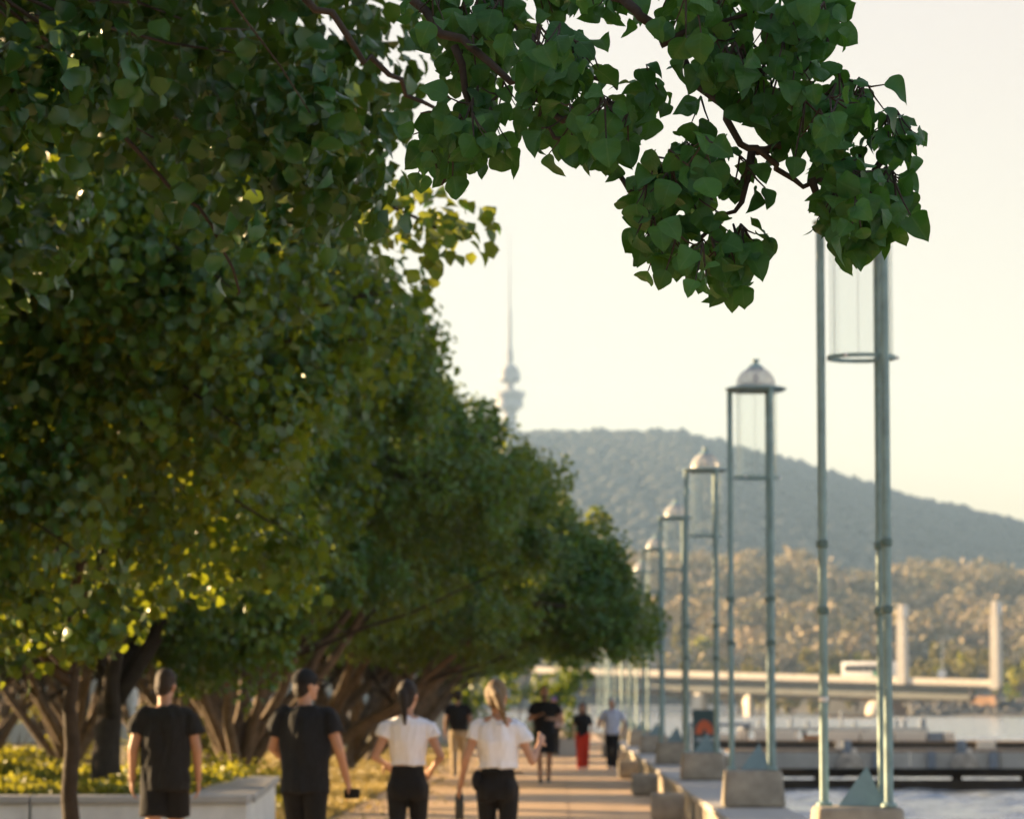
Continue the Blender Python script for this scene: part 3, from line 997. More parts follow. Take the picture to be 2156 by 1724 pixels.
# ------------------------------------------------------------------ planter with ground cover
PL = [(-15.0, 33.6), (-3.09, 34.0), (-3.55, 43.0), (-15.0, 43.0)]
pl = empty('planter', (-3.09, 34.0, 0))
tag(pl, 'long grey concrete planter wall beside the path, filled with ground cover', 'planter')
PO = Vector(pl.location)
joints = [-15.0, -12.4, -9.9, -7.55, -5.25, -3.09]
for x0, x1 in zip(joints, joints[1:]):
    yf0 = 33.6 + 0.4 * (x0 + 15) / 11.91; yf1 = 33.6 + 0.4 * (x1 + 15) / 11.91
    b = MB(); b.poly([(x0 + .012 - PO.x, yf0 - PO.y), (x1 - .012 - PO.x, yf1 - PO.y), (x1 - .012 - PO.x, yf1 + .28 - PO.y), (x0 + .012 - PO.x, yf0 + .28 - PO.y)], -0.02, 0.53, 0.008)
    b.build('wall_panel', M['concrete_wall'], pl)
    b = MB(); b.poly([(x0 + .006 - PO.x, yf0 - .035 - PO.y), (x1 - .006 - PO.x, yf1 - .035 - PO.y), (x1 - .006 - PO.x, yf1 + .42 - PO.y), (x0 + .006 - PO.x, yf0 + .42 - PO.y)], 0.533, 0.61, 0.012)
    b.build('coping_stone', M['concrete_pale'], pl)
for k in range(4):
    t0, t1_ = k / 4, (k + 1) / 4
    def e(t, o): return (-3.09 - .46 * t - o - PO.x, 34.46 + 8.54 * t - PO.y)
    a0, a1, b1, b0 = e(t0 + .001, 0.02), e(t1_ - .001, 0.02), e(t1_ - .001, .28), e(t0 + .001, .28)
    b = MB(); b.poly([a0, a1, b1, b0], -0.02, 0.53, 0.008); b.build('wall_panel', M['concrete_wall'], pl)
    a0, a1, b1, b0 = e(t0 + .001, -.03), e(t1_ - .001, -.03), e(t1_ - .001, .62), e(t0 + .001, .62)
    b = MB(); b.poly([a0, a1, b1, b0], 0.533, 0.61, 0.012); b.build('coping_stone', M['concrete_pale'], pl)
b = MB(); b.poly([(-14.8 - PO.x, 34.3 - PO.y), (-3.75 - PO.x, 34.5 - PO.y), (-4.1 - PO.x, 42.8 - PO.y), (-14.8 - PO.x, 42.8 - PO.y)], 0.0, 0.5)
b.build('soil_bed', M['soil'], pl)


def cover(name, label, xr, yr, zf, n, size, m, seed):
    rs = np.random.default_rng(seed)
    x = rs.uniform(*xr, n); y = rs.uniform(*yr, n)
    top = np.array([zf(a, b_) * (0.75 + 0.5 * noise.noise(Vector((a * 1.1, b_ * 1.1, 5.0))) + 0.25 * noise.noise(Vector((a * 3, b_ * 3, 1.0)))) for a, b_ in zip(x, y)])
    z = top * rs.uniform(0.55, 1.0, n) ** 0.6
    P = np.stack([x, y, 0.5 + z], -1)
    O = unit(rs.normal(size=(n, 3)) + np.array([0, 0, .8]))
    me = leaf_mesh(name, P, leaf_frames(O, -0.2, 0.5), rs.uniform(.7, 1.3, n) * size, LOD2, np.clip(rs.normal(.5, .28, n), 0, 1))
    return tag(link(name, me, M[m]), label, 'plants', kind='stuff')


def zf(x, y):
    return 0.22 + 0.45 * max(0, min(1, (-5.2 - x) / 2.5)) * max(0, min(1, (y - 35) / 3))
cover('ground_cover', 'sunlit yellow green ground cover plants filling the planter', (-14.5, -3.85), (34.5, 42.6), zf, 26000, 0.075, 'leaf_cover', 5)
# shrubs on the verge among the trunks
rs = np.random.default_rng(8)


def shrub(name, label, c, r, n, m='leaf_cover', size=.08, group=None):
    root = empty(name, (c[0], c[1], 0)); tag(root, label, 'shrub', group)
    P, O, C = crown_points((c[0], c[1], r[2] * .55), r, n // 30, 30, 0.22, 0.03, seed=int(abs(c[1]) * 7), hollow=.3)
    me = leaf_mesh('foliage', P - np.array([c[0], c[1], 0]), leaf_frames(O, .2), rng.uniform(.7, 1.2, len(P)) * size, LOD2, np.clip(rng.normal(.5, .25, len(P)), 0, 1))
    tag(link('foliage', me, M[m], root), kind='stuff')
    st = MB()
    for k in range(5):
        a = k * 1.256
        st.tube([(0, 0, -.05), (math.cos(a) * r[0] * .25, math.sin(a) * r[1] * .25, r[2] * .5), (math.cos(a) * r[0] * .5, math.sin(a) * r[1] * .5, r[2] * .9)], [.02, .014, .006], 5)
    st.build('stems', M['bark_dark'], root)
    return root


shrub('shrub', 'bright yellow green shrub behind the man in shorts, between the dark and pale trunks', (-6.05, 56, 0), (0.7, .8, 1.5), 1500)
shrub('shrub', 'low shrub at the foot of the pale many-stemmed trunk', (-4.6, 47.5, 0), (0.9, .9, .35), 1200)
shrub('shrub', 'low leafy clump beside the planter corner stone', (-4.9, 44.6, 0), (1.0, .8, .5), 1300)
for i, c in enumerate(((-9.2, 66), (-12.0, 75), (-8.5, 84), (-14, 88))):
    shrub('shrub', 'sunlit rounded shrub under the grove trees', (c[0], c[1], 0), (1.6, 1.4, .9), 1500, group='shrubs under the grove trees')
shrub('shrub', 'light green bushy shrub at the far end of the path beside the tree row', (-1.6, 122, 0), (2.6, 3.0, 2.9), 9000, 'leaf', .14)
# dry grass of the verge: short blades nobody could count
n = 26000
x = -3.05 - 5.5 * rs.uniform(0, 1, n) ** 1.6; y = rs.uniform(43.8, 108, n)
P = np.stack([x, y, np.full(n, 0.005)], -1)
O = unit(rs.normal(size=(n, 3)) * np.array([1, 1, .2]))
fa = unit(np.stack([rs.normal(0, .5, n), rs.normal(0, .5, n), np.ones(n)], -1)); fb = unit(np.cross(fa, O)); fn = np.cross(fb, fa)
blade = [(np.array([(-.10, 0, 0), (.10, 0, 0), (.05, .6, .08), (0, 1, .22)], float), np.array([(0, 1, 2), (0, 2, 3)]))]
me = leaf_mesh('grass', P, (fa, fb, fn), rs.uniform(.05, .16, n), blade, rs.uniform(0, 1, n))
tag(link('grass', me, M['grass_dry']), 'dry golden grass along the edge of the path', 'grass', kind='stuff')
# fallen leaves on the path edge
n = 700
P = np.stack([-3.2 + np.abs(rs.normal(0, .7, n)), rs.uniform(36, 90, n), np.full(n, .02)], -1)
O = unit(rs.normal(size=(n, 3)) * .25 + np.array([0, 0, 1]))
me = leaf_mesh('fallen_leaves', P, leaf_frames(O, 0, .8), rs.uniform(.05, .08, n), LOD2, rs.uniform(0, 1, n))
tag(link('fallen_leaves', me, M['grass_dry']), 'dry fallen leaves scattered on the left of the path', 'leaves', kind='stuff')

# ------------------------------------------------------------------ low lake wall with its coping stones
lw = empty('lake_wall', (1.69, 20, 0))
tag(lw, 'low concrete lake wall with flat coping running under the lamps', 'wall')
blk = {}
for key, dz in ((0, 0.0), (1, .004), (2, -.004)):
    b = MB(); b.box((0.02, -.60, -0.2), (.74, .60, .295 + dz), .012); m1 = b.mesh('wall_block'); m1.materials.append(M['concrete'])
    b = MB(); b.box((-.02, -.645, 0.300), (.80, .645, .378 + dz), .014); m2 = b.mesh('coping_stone'); m2.materials.append(M['concrete_pale'])
    blk[key] = (m1, m2)
random.seed(5)
for k in range(86):
    y = 1.33 * k - 2.0
    key = random.randrange(3)
    for nm, m_ in zip(('wall_block', 'coping_stone'), blk[key]):
        o = link(nm, m_, None, lw); o.location = (0, y - 0, 0)
b = MB(); b.box((.715, -40, -2.2), (.76, 152, -.205)); b.build('footing', M['concrete'], lw)

# ------------------------------------------------------------------ lamps
LX, L0, LSTEP = 2.19, 24.7, 13.29
CAPZ, RINGZ, PLZ = 5.01, 4.02, 0.79


def make_lamp():
    root = empty('promenade_lamp', (LX, L0, 0))
    b = MB(); b.box((-.40, -.345, .385), (.285, .345, PLZ), .0, 0, .89)
    bmesh.ops.bevel(b.bm, geom=b.bm.edges[:], offset=.035, segments=3, affect='EDGES', profile=.5)
    b.build('plinth', M['concrete'], root, auto=True)
    b = MB()
    v = [b.bm.verts.new(q) for q in ((-.205, -.14, PLZ + .004), (.125, -.17, PLZ + .004), (0.0, .22, PLZ + .004), (0.012, -.03, PLZ + .29))]
    for f in ((0, 1, 3), (1, 2, 3), (2, 0, 3), (2, 1, 0)): b.bm.faces.new([v[i] for i in f])
    b.build('pyramid_fin', M['teal_fin'], root)
    for i, a in enumerate((180, -60, 60)):
        q = Vector((.293 * math.cos(R(a)), .293 * math.sin(R(a)), 0))
        b = MB(); b.tube([q + Vector((0, 0, PLZ - .02)), q + Vector((0, 0, CAPZ - .01))], .032, 14)
        po = b.build('post', M['teal_paint'], root, auto=True)
        for z in (2.19, 2.67):
            b = MB(); b.lathe([(.0335, z - .03), (.044, z - .022), (.044, z + .022), (.0335, z + .03)], q, 14)
            b.build('collar', M['collar_metal'], po, auto=True)
        b = MB(); b.lathe([(.058, PLZ + .001), (.058, PLZ + .022), (.036, PLZ + .034)], q, 14); b.build('base_flange', M['teal_paint'], po, auto=True)
    # lower ring that carries the glass
    b = MB(); b.lathe([(.222, RINGZ - .014), (.250, RINGZ - .014), (.250, RINGZ + .014), (.222, RINGZ + .014), (.222, RINGZ - .014)], n=32, close=False)
    b.build('glass_ring', M['teal_paint'], root, auto=True)
    b = MB(); b.lathe([(.232, RINGZ + .016), (.232, CAPZ - .03)], n=36, close=False)
    b.build('glass_cylinder', M['glass_pane'], root, smooth=True)
    for k in range(3):
        a = R(k * 120 + 90)
        b = MB(); b.tube([(.233 * math.cos(a), .233 * math.sin(a), RINGZ + .016), (.233 * math.cos(a), .233 * math.sin(a), CAPZ - .03)], .0022, 5)
        b.build('glass_seam', M['wall_render'], root)
    b = MB(); b.lathe([(.20, CAPZ - .028), (.30, CAPZ - .028), (.345, CAPZ - .002), (.345, CAPZ + .006), (.30, CAPZ + .022), (.20, CAPZ + .022), (.20, CAPZ - .028)], n=36, close=False)
    b.build('cap_ring', M['teal_paint'], root, auto=True)
    prof = [(.225 * math.cos(t), CAPZ + .022 + .235 * math.sin(t)) for t in np.linspace(0, math.pi / 2 * .86, 10)]
    b = MB(); b.lathe(prof, n=32, close=False); do = b.build('dome', M['glass_dome'], root, smooth=True)
    b = MB(); b.lathe([(.17, CAPZ + .024), (.19, CAPZ + .03), (.19, CAPZ + .055), (.12, CAPZ + .075)], n=24); b.build('reflector', M['brass_light'], do, auto=True)
    b = MB(); b.lathe([(.02, CAPZ + .07), (.035, CAPZ + .10), (.03, CAPZ + .16), (.01, CAPZ + .18)], n=14); b.build('bulb', M['white_paint'], do, smooth=True)
    b = MB(); b.lathe([(.095, CAPZ + .215), (.085, CAPZ + .25), (.05, CAPZ + .275), (.028, CAPZ + .285), (.028, CAPZ + .31), (.042, CAPZ + .315), (.042, CAPZ + .335), (.0, CAPZ + .34)], n=18)
    b.build('finial', M['teal_paint'], root, auto=True)
    for a in (0, 120, 240):
        b = MB(); c_ = Vector((.262 * math.cos(R(a)), .262 * math.sin(R(a)), RINGZ)); b.ell(c_, (.014, .014, .014)); b.build('ring_stud', M['white_paint'], root, smooth=True)
    return root


lamp = make_lamp()
lamp_lab = ['teal three-post promenade lamp partly behind the hanging leaves, white tape round one post', 'teal three-post promenade lamp standing clear of the leaves with its whole dome against the sky',
            'teal three-post promenade lamp with its dome against the top of the blue mountain', 'teal three-post promenade lamp whose dome is crossed by the post of the next lamp',
            'teal three-post promenade lamp whose head shows just above the overhanging dark tree']
for k in range(12):
    o = lamp if k == 0 else copy_tree(lamp)
    o.location = (LX, L0 + LSTEP * k, 0)
    o['category'] = 'street lamp'; o['group'] = 'teal lamps along the lake wall'
    o['label'] = lamp_lab[k] if k < 5 else 'teal three-post promenade lamp far along the lake wall, its head hidden by foliage'
b = MB(); b.lathe([(.0335, 1.535), (.036, 1.54), (.036, 1.565), (.0335, 1.57)], (-.293, 0, 0), 14); b.build('tape_band', M['white_paint'], lamp, auto=True)

# ------------------------------------------------------------------ stone seat blocks beside the path
labs = ['square concrete block on the path edge, the one beside the tall clear lamp', 'square concrete block on the path edge, second along from the clear lamp', 'square concrete block on the path edge, third along from the clear lamp',
        'square concrete block on the path edge near the man in the light blue shirt', 'farthest square concrete block on the path edge']
bl0 = None
for k, d in enumerate((44.0, 56.0, 69.0, 82.3, 95.5)):
    if bl0 is None:
        bl0 = empty('concrete_block')
        b = MB(); b.box((-.21, -.21, .035), (.21, .21, .36), .022); b.build('block_body', M['concrete'], bl0, auto=True)
        b = MB(); b.box((-.17, -.17, .0), (.17, .17, .035)); b.build('block_foot', M['concrete'], bl0)
        o = bl0
    else:
        o = copy_tree(bl0)
    o.location = (1.372, d, .012)
    tag(o, labs[k], 'block', 'concrete blocks along the path')

# ------------------------------------------------------------------ totem sign on the landing
ld = MB(); ld.box((2.5, 86.2, -.12), (4.3, 88.8, .18), .03)
lo = empty('landing', (0, 0, 0)); ld.build('slab', M['concrete'], lo)
for x_ in (2.8, 4.1):
    b = MB(); b.tube([(x_, 87.5, -2.2), (x_, 87.5, -.121)], .14, 10); b.build('pile', M['timber_dark'], lo, auto=True)
tag(lo, 'small concrete landing projecting from the lake wall below the sign', 'landing')
sg = spot(1483, 1578, 87.5)
s = empty('sign_board', (sg.x, 87.5, .181)); tag(s, 'dark teal sign board with an orange arch emblem behind the lamp posts', 'sign')
H = spot(1483, 1493, 87.5).z - .18
b = MB(); b.box((-.30, -.06, 0), (.30, .06, H), .012); b.build('board', M['sign_teal'], s)
b = MB(); zc = spot(1483, 1534, 87.5).z - .18
N_ = 20
outer = [(.235 * math.cos(math.pi * k / N_), .36 * math.sin(math.pi * k / N_)) for k in range(N_ + 1)]
inner = [(.05 * math.cos(math.pi * k / N_), .14 * math.sin(math.pi * k / N_)) for k in range(N_ + 1)]
vo = [b.bm.verts.new((x, -.0635, zc + z - .13)) for x, z in outer]; vi = [b.bm.verts.new((x, -.0635, zc + z - .13)) for x, z in inner]
for k in range(N_): b.bm.faces.new((vo[k], vo[k + 1], vi[k + 1], vi[k]))
b.build('arch_emblem', M['orange_paint'], s)
b = MB(); b.box((-.22, -.064, zc - .32), (.24, -.061, zc - .22)); b.build('text_panel', M['sign_text'], s)

# ------------------------------------------------------------------ jetties
def bx(name, m, parent, lo, hi, bev=0.0, **k):
    b = MB(); b.box(lo, hi, bev, **k); return b.build(name, M[m], parent)


JD = 104.0
j1 = empty('jetty', (5, JD, WATER_Z)); tag(j1, 'long grey jetty with tall concrete fascia and blue mooring posts, nearest the lamps', 'jetty')
top = spot(1900, 1580, JD).z - WATER_Z; mid_ = spot(1900, 1617, JD).z - WATER_Z; low = spot(1900, 1655, JD).z - WATER_Z
xp = [0.2, 2.9, 5.6, 8.3, 11.0, 13.7, 16.4, 19.1, 21.8, 24.5]
for a, c in zip(xp, xp[1:]):
    bx('fascia_panel', 'jetty_grey', j1, (a + .02, 0, mid_), (c - .02, .22, top - .05), .01)
bx('deck', 'timber', j1, (0.1, .1, top - .045), (24.6, 3.6, top + .03), .01)
for k in range(12):
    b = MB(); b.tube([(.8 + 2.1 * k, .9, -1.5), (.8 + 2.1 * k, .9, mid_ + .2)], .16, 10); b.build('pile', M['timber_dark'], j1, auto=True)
bx('under_deck_shade', 'timber_dark', j1, (0.2, .35, low + .28), (24.5, .6, mid_ + .02))  # dark strip filling the gap below the fascia in place of shade
bx('waterline_shade', 'timber_dark', j1, (0.2, .25, -.15), (24.5, .5, low + .20))  # second dark strip, down to the water, also standing for shade
for x in (1788, 1845, 1960, 2030, 2090):
    q = spot(x, 1560, JD)
    lx = q.x - 5
    if x in (1788, 2030):
        b = MB(); b.lathe([(.46, mid_ + .02), (.38, mid_ + .3), (.26, top - .10), (.2, top - .06)], (lx, -.1, 0), 14); b.build('post_base', M['concrete'], j1, auto=True)
        b = MB(); b.tube([(lx - .1, -.1, top - .16), (lx - .1, -.1, top + .32)], .15, 12); b.build('mooring_post', M['post_blue'], j1, auto=True)
        b = MB(); b.ell((lx + .12, -.16, top - .02), (.1, .1, .12)); b.build('mooring_cap', M['cream'], j1, smooth=True)
    else:
        bx('fender_post', 'post_blue', j1, (lx - .11, -.14, mid_), (lx + .13, -.012, top - .02), .02)

j2d = 138.0
z0 = spot(1700, 1578, j2d).z; z1 = spot(1700, 1562, j2d).z; z2 = spot(1700, 1544, j2d).z
xa, xb = spot(1500, 1560, j2d).x, spot(2250, 1560, j2d).x
j2 = empty('jetty', (xa, j2d + 4, WATER_Z), -.42); tag(j2, 'second jetty with dark timber sides and pale sunlit kerb blocks', 'jetty')
L = xb - xa
o_ = lambda z: z - WATER_Z
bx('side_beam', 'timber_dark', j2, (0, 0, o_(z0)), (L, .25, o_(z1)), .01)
bx('deck', 'timber', j2, (0, .05, o_(z1) + .002), (L, 4.2, o_(z1) + .05))
for k in range(9):
    b = MB(); b.tube([(.6 + k * (L - 1.2) / 8, 1.2, -1.4), (.6 + k * (L - 1.2) / 8, 1.2, o_(z1))], .15, 8); b.build('pile', M['timber_dark'], j2, auto=True)
def seg(x0, x1, y0, y1, m='cream', nm='kerb_block', yy=.3, dp=.5):
    a = spot(x0, y0, j2d + yy); c = spot(x1, y1, j2d + yy)
    bx(nm, m, j2, (a.x - xa, yy, max(o_(c.z), .1)), (c.x - xa, yy + dp, o_(a.z)), .02)
for x0, x1 in ((1642, 1692), (1765, 1838), (1842, 1914), (1918, 1986)): seg(x0, x1, 1539, 1562)
seg(1495, 1562, 1545, 1566); seg(1600, 1640, 1538, 1560)
seg(1800, 1824, 1560, 1577, yy=-.35, dp=.3, nm='fender_block'); seg(2112, 2150, 1558, 1576, yy=-.35, dp=.3, nm='fender_block')
seg(1992, 2024, 1541, 1560, 'post_blue', 'locker'); seg(2026, 2042, 1541, 1558, 'cream', 'kerb_block')
seg(1550, 1566, 1536, 1560, 'cream', 'bollard_post', .8, .3)
seg(1694, 1762, 1548, 1560, 'rust_stone', 'timber_stack', 1.2, .6)

j3d = 235.0
xa3, xb3 = spot(1560, 1520, j3d).x, spot(1955, 1520, j3d).x
j3 = empty('jetty', (xa3, j3d, WATER_Z)); tag(j3, 'far low jetty with a row of small blue grey posts on the open water', 'jetty')
zt = o_(spot(1700, 1531, j3d).z)
bx('deck', 'jetty_grey', j3, (0, 0, zt - .22), (xb3 - xa3, 2.5, zt), .02)
for k in range(10):
    b = MB(); b.tube([(.4 + k * (xb3 - xa3 - .8) / 9, 1.0, -1.3), (.4 + k * (xb3 - xa3 - .8) / 9, 1.0, zt - .1)], .14, 8); b.build('pile', M['timber_dark'], j3, auto=True)
for x, y in ((1600, 1514), (1665, 1510), (1700, 1517), (1735, 1516), (1772, 1495), (1800, 1518), (1852, 1516), (1888, 1514), (1905, 1514), (1945, 1512), (1960 - 20, 1513)):
    q = spot(x, y, j3d + .5)
    b = MB(); b.tube([(q.x - xa3, .5, zt - .02), (q.x - xa3, .5, o_(q.z))], .12 if y > 1500 else .09, 8); b.build('mooring_post', M['post_blue'], j3, auto=True)
a, c = spot(1745, 1505, j3d + 1), spot(1842, 1511, j3d + 1)
bx('bench', 'timber', j3, (a.x - xa3, 1.2, o_(c.z)), (c.x - xa3, 1.8, o_(a.z)), .02)
j4 = empty('jetty', (spot(1440, 1520, 190).x, 190, WATER_Z)); tag(j4, 'short dark pontoon floating behind the sign board', 'jetty')
w4 = spot(1585, 1520, 190).x - spot(1440, 1520, 190).x
z4 = o_(spot(1500, 1521, 190).z)
bx('deck', 'post_blue', j4, (0, 0, z4 - .2), (w4, 2.2, z4), .03)
for k in range(5):
    b = MB(); b.tube([(.3 + k * (w4 - .6) / 4, .9, -1.3), (.3 + k * (w4 - .6) / 4, .9, z4 - .1)], .13, 8); b.build('pile', M['timber_dark'], j4, auto=True)

# ------------------------------------------------------------------ road bridge
BA, BB = spot(1120, 1403, 765), spot(2112, 1431, 690)
br = empty('road_bridge', (BA.x, BA.y, WATER_Z)); tag(br, 'long low concrete road bridge with pale parapet crossing the lake', 'bridge')
O3 = Vector((BA.x, BA.y, WATER_Z))


def bpt(x, y, t_off=0.0):
    """point on the bridge's near side for a picture column"""
    t = (x - 1120) / (2112 - 1120)
    return BA.lerp(BB, t) - O3


def bbeam(name, m, x0, x1, dz0, dz1, dy0, dy1):
    a, c = bpt(x0, 0), bpt(x1, 0)
    b = MB()
    v = []
    for q in (a, c):
        for dy, dz in ((dy0, dz0), (dy1, dz0), (dy1, dz1), (dy0, dz1)):
            v.append(b.bm.verts.new((q.x, q.y + dy, q.z + dz)))
    for f in ((0, 1, 2, 3), (7, 6, 5, 4), (0, 4, 5, 1), (1, 5, 6, 2), (2, 6, 7, 3), (3, 7, 4, 0)):
        b.bm.faces.new([v[i] for i in f])
    return b.build(name, M[m], br)


def by(x, off=1.6): return bpt(x, 0).y + O3.y + off
def bz(x): return bpt(x, 0).z + WATER_Z - 1.295


step = 62
for k, x0 in enumerate(range(1120, 2112, step)):
    x1 = min(x0 + step - 1, 2111)
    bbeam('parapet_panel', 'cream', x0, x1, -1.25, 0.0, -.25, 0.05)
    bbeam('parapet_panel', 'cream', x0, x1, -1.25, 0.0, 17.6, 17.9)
bbeam('deck', 'asphalt', 1120, 2112, -1.9, -1.30, -.1, 17.8)
bbeam('edge_girder', 'bridge_side', 1120, 2050, -4.3, -1.92, 2.4, 5.0)  # coloured darker than the parapet to stand for shade under the overhang
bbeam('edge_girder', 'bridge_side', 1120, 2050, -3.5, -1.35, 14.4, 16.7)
bbeam('soffit', 'timber', 1120, 2000, -5.2, -3.2, 5.1, 14.2)  # warm brown puts the orange light on the concrete underside into its colour
for x in (1500, 1605):
    q = bpt(x, 0)
    wd = 1.9 if x == 1500 else 1.3
    b = MB(); b.poly([(q.x + wd * math.cos(a) * (1.0), q.y + 8.5 + 5.5 * math.sin(a)) for a in np.linspace(0, 2 * math.pi, 17)[:-1]], -.8, q.z - 4.2, .0)
    b.build('pier', M['cream'], br, auto=True)
# abutment at the right end, rounded pier nose, rubble apron
q0, q1 = bpt(1870, 0), bpt(2098, 0)
b = MB(); b.poly([(q0.x + 1.5, q0.y + 3.6), (q0.x + 8, q0.y + 1.2), (q1.x, q1.y + 1.2), (q1.x, q1.y + 16), (q0.x + 1.5, q0.y + 16)], -.6, q1.z - 3.3)
b.build('abutment', M['rust_stone'], br)
b = MB(); b.lathe([(3.2, -.5), (3.1, 1.4), (2.5, 2.6), (1.2, 3.2), (0.1, 3.3)], (q0.x + .8, q0.y + 5, 0), 18); b.build('abutment_nose', M['cream'], br, smooth=True)
q = bpt(1205, 0)
b = MB(); b.poly([(q.x - 3, q.y - 6), (q.x + .6, q.y - 6), (q.x + 1.2, q.y + 4), (q.x - 3, q.y + 4)], -.6, q.z - .8); b.build('stair_tower', M['bridge_side'], br)
# rubble on the right bank
random.seed(9)
rub = MB()
for k in range(260):
    x = random.uniform(spot(1905, 1500, 700).x, spot(2230, 1500, 700).x); y = random.uniform(684, 700)
    r_ = random.uniform(.35, 1.1)
    rub.ell((x, y, WATER_Z + (y - 684) * .14 + random.uniform(0, .4)), (r_, r_, r_ * .7), n=6, m=4, jitter=.2)
tag(rub.build('bank_rubble', M['rubble']), 'dark stone rubble along the right bank below the bridge end', 'rocks', kind='stuff')
b = MB(); b.box((spot(1240, 1490, 985).x, 985, WATER_Z - .5), (spot(1880, 1490, 985).x, 990, spot(1500, 1484, 985).z), .1)
tag(b.build('lake_embankment', M['cream']), 'pale sunlit embankment wall on the far shore under the bridge', 'wall')

# pylons
for i, (x, yt, yb, d, lb) in enumerate(((1901, 1272, 1426, 705, 'tall cream bridge pylon standing right behind the bus'), (2098, 1265, 1436, 691.5, 'tall cream pylon at the far end of the bridge beside the yellow green tree'))):
    a, c = spot(x, yb + 4, d), spot(x, yt, d)
    py = empty('bridge_pylon', (a.x, d, a.z), -.6); tag(py, lb, 'pylon', 'pylons of the road bridge')
    hh = c.z - a.z
    b = MB(); b.box((-.95, -1.0, -1.0), (.95, 1.0, hh * .80), .06, taper=.86); b.build('shaft', M['cream'], py)
    b = MB(); b.box((-.62, -.8, hh * .80 + .003), (.62, .8, hh), .05); b.build('shaft_top', M['cream'], py)
    b = MB(); b.box((.63, -.5, hh * .83), (1.12, .5, hh * .985), .05); b.build('lantern_box', M['white_paint'], py)
# street lights and round sign on the bridge
q = spot(1972, 1424, 715); t_ = spot(1982, 1390 - 250 + 0, 715)
ls = empty('bridge_light', (spot(1985, 1425, by(1985, 9)).x, by(1985, 9), bz(1985) + .9)); tag(ls, 'thin street light mast on the bridge between the two pylons', 'street lamp')
hh = spot(1985, 1345, by(1985, 9)).z - ls.location.z
b = MB(); b.tube([(0, 0, -.9), (0, 0, hh)], [.12, .07], 8); b.build('mast', M['wall_render'], ls)
b = MB(); b.tube([(0, 0, hh - .05), (.8, 0, hh + .15), (1.6, 0, hh + .2)], .06, 6); b.build('arm', M['wall_render'], ls)
b = MB(); b.box((1.3, -.2, hh + .12), (2.2, .2, hh + .3), .04); b.build('lamp_head', M['wall_render'], ls)
rs_ = empty('road_sign', (spot(1983, 1420, by(1983)).x, by(1983), bz(1983) + .9)); tag(rs_, 'round white road sign on the bridge between the pylons', 'sign')
b = MB(); b.tube([(0, 0, -.9), (0, 0, 1.2)], .05, 6); b.build('sign_post', M['wall_render'], rs_)
b = MB(); b.tube([(0, -.05, 1.3), (0, -.02, 1.3)], .95, 18); b.build('sign_disc', M['white_paint'], rs_)

# bus
u0, u1 = spot(1775, 1428, by(1840)), spot(1900, 1428, by(1840))
bus = empty('bus', (u0.x, by(1775), bz(1840)), math.atan2(-75, 105)); tag(bus, 'white coach with green rear crossing the bridge', 'bus')
L = u1.x - u0.x
Hb = spot(1840, 1392, by(1840)).z - bus.location.z
b = MB(); b.box((0.0, 0, .35), (L, 2.5, Hb), .28); b.build('body', M['white_paint'], bus, auto=True)
b = MB(); b.box((L * .62, -.012, .55), (L - .25, -.002, Hb * .62)); b.build('side_panel', M['bus_green'], bus)
for k in range(7):
    b = MB(); b.box((.9 + k * (L - 1.8) / 7, -.02, Hb * .52), (.9 + (k + .92) * (L - 1.8) / 7, -.004, Hb * .84)); b.build('window', M['dark_glass'], bus)
b = MB(); b.box((-.012, .25, Hb * .45), (-.002, 2.25, Hb * .88)); b.build('windscreen', M['dark_glass'], bus)
for x in (2.2, L - 2.6):
    for y in (.12, 2.38):
        b = MB(); b.tube([(x, y - .14, .5), (x, y + .14, .5)], .5, 16); wh = b.build('wheel', M['rubber'], bus, auto=True)
        b = MB(); b.tube([(x, y - .155, .5), (x, y - .142, .5)], .26, 12); b.build('rim', M['wall_render'], wh, auto=True)
# cars on the bridge glinting at the left
for i, (x, lb, mm) in enumerate(((1236, 'small white car on the bridge next to the tree row', 'white_paint'), (1206, 'small dark car on the bridge at the edge of the trees', 'post_blue'))):
    c_ = spot(x, 1412, by(x))
    cr = empty('car', (c_.x, by(x), bz(x))); tag(cr, lb, 'car', 'cars on the bridge')
    b = MB(); b.box((-2.1, 0, .3), (2.1, 1.75, .95), .15); b.build('body', M[mm], cr, auto=True)
    b = MB(); b.box((-1.3, .12, .94), (1.1, 1.63, 1.5), .1, taper=.82); b.build('cabin', M['dark_glass'], cr, auto=True)
    for x_ in (-1.3, 1.3):
        for y_ in (.08, 1.67):
            b = MB(); b.tube([(x_, y_ - .1, .32), (x_, y_ + .1, .32)], .32, 14); b.build('wheel', M['rubber'], cr, auto=True)


# ------------------------------------------------------------------ trees of the far shore, each its own
def far_tree(x, d, top_px, label, m='leaf_shore', wr=1.0, n=420, group=None, zbase=None):
    gz = float(height(x, d)) if zbase is None else zbase
    h = max(4.0, top_px)
    root = empty('shore_tree', (x, d, gz)); tag(root, label, 'tree', group)
    rs = np.random.default_rng(int(abs(x * 31 + d)))
    b = MB(); b.tube([(0, 0, -.5), (.1, 0, h * .3), (.05, .1, h * .55)], [.35, .26, .15], 7)
    for k in range(4):
        a = k * 1.57 + rs.uniform(0, 1); b.tube([(.05, 0, h * .3), (math.cos(a) * h * .2 * wr, math.sin(a) * h * .2 * wr, h * .6)], [.16, .06], 5)
    b.build('trunk', M['bark'], root)
    P, O, C = crown_points((0, 0, h * .62), (h * .36 * wr, h * .36 * wr, h * .38), n // 14, 14, h * .085, h * .16, seed=int(abs(x) * 13 + d), hollow=.35)
    me = leaf_mesh('crown', P, leaf_frames(O, .3), rng.uniform(.6, 1.3, len(P)) * h * .075, LOD2, np.clip(rng.normal(.5, .3, len(P)), 0, 1))
    link('crown', me, M[m], root)
    return root


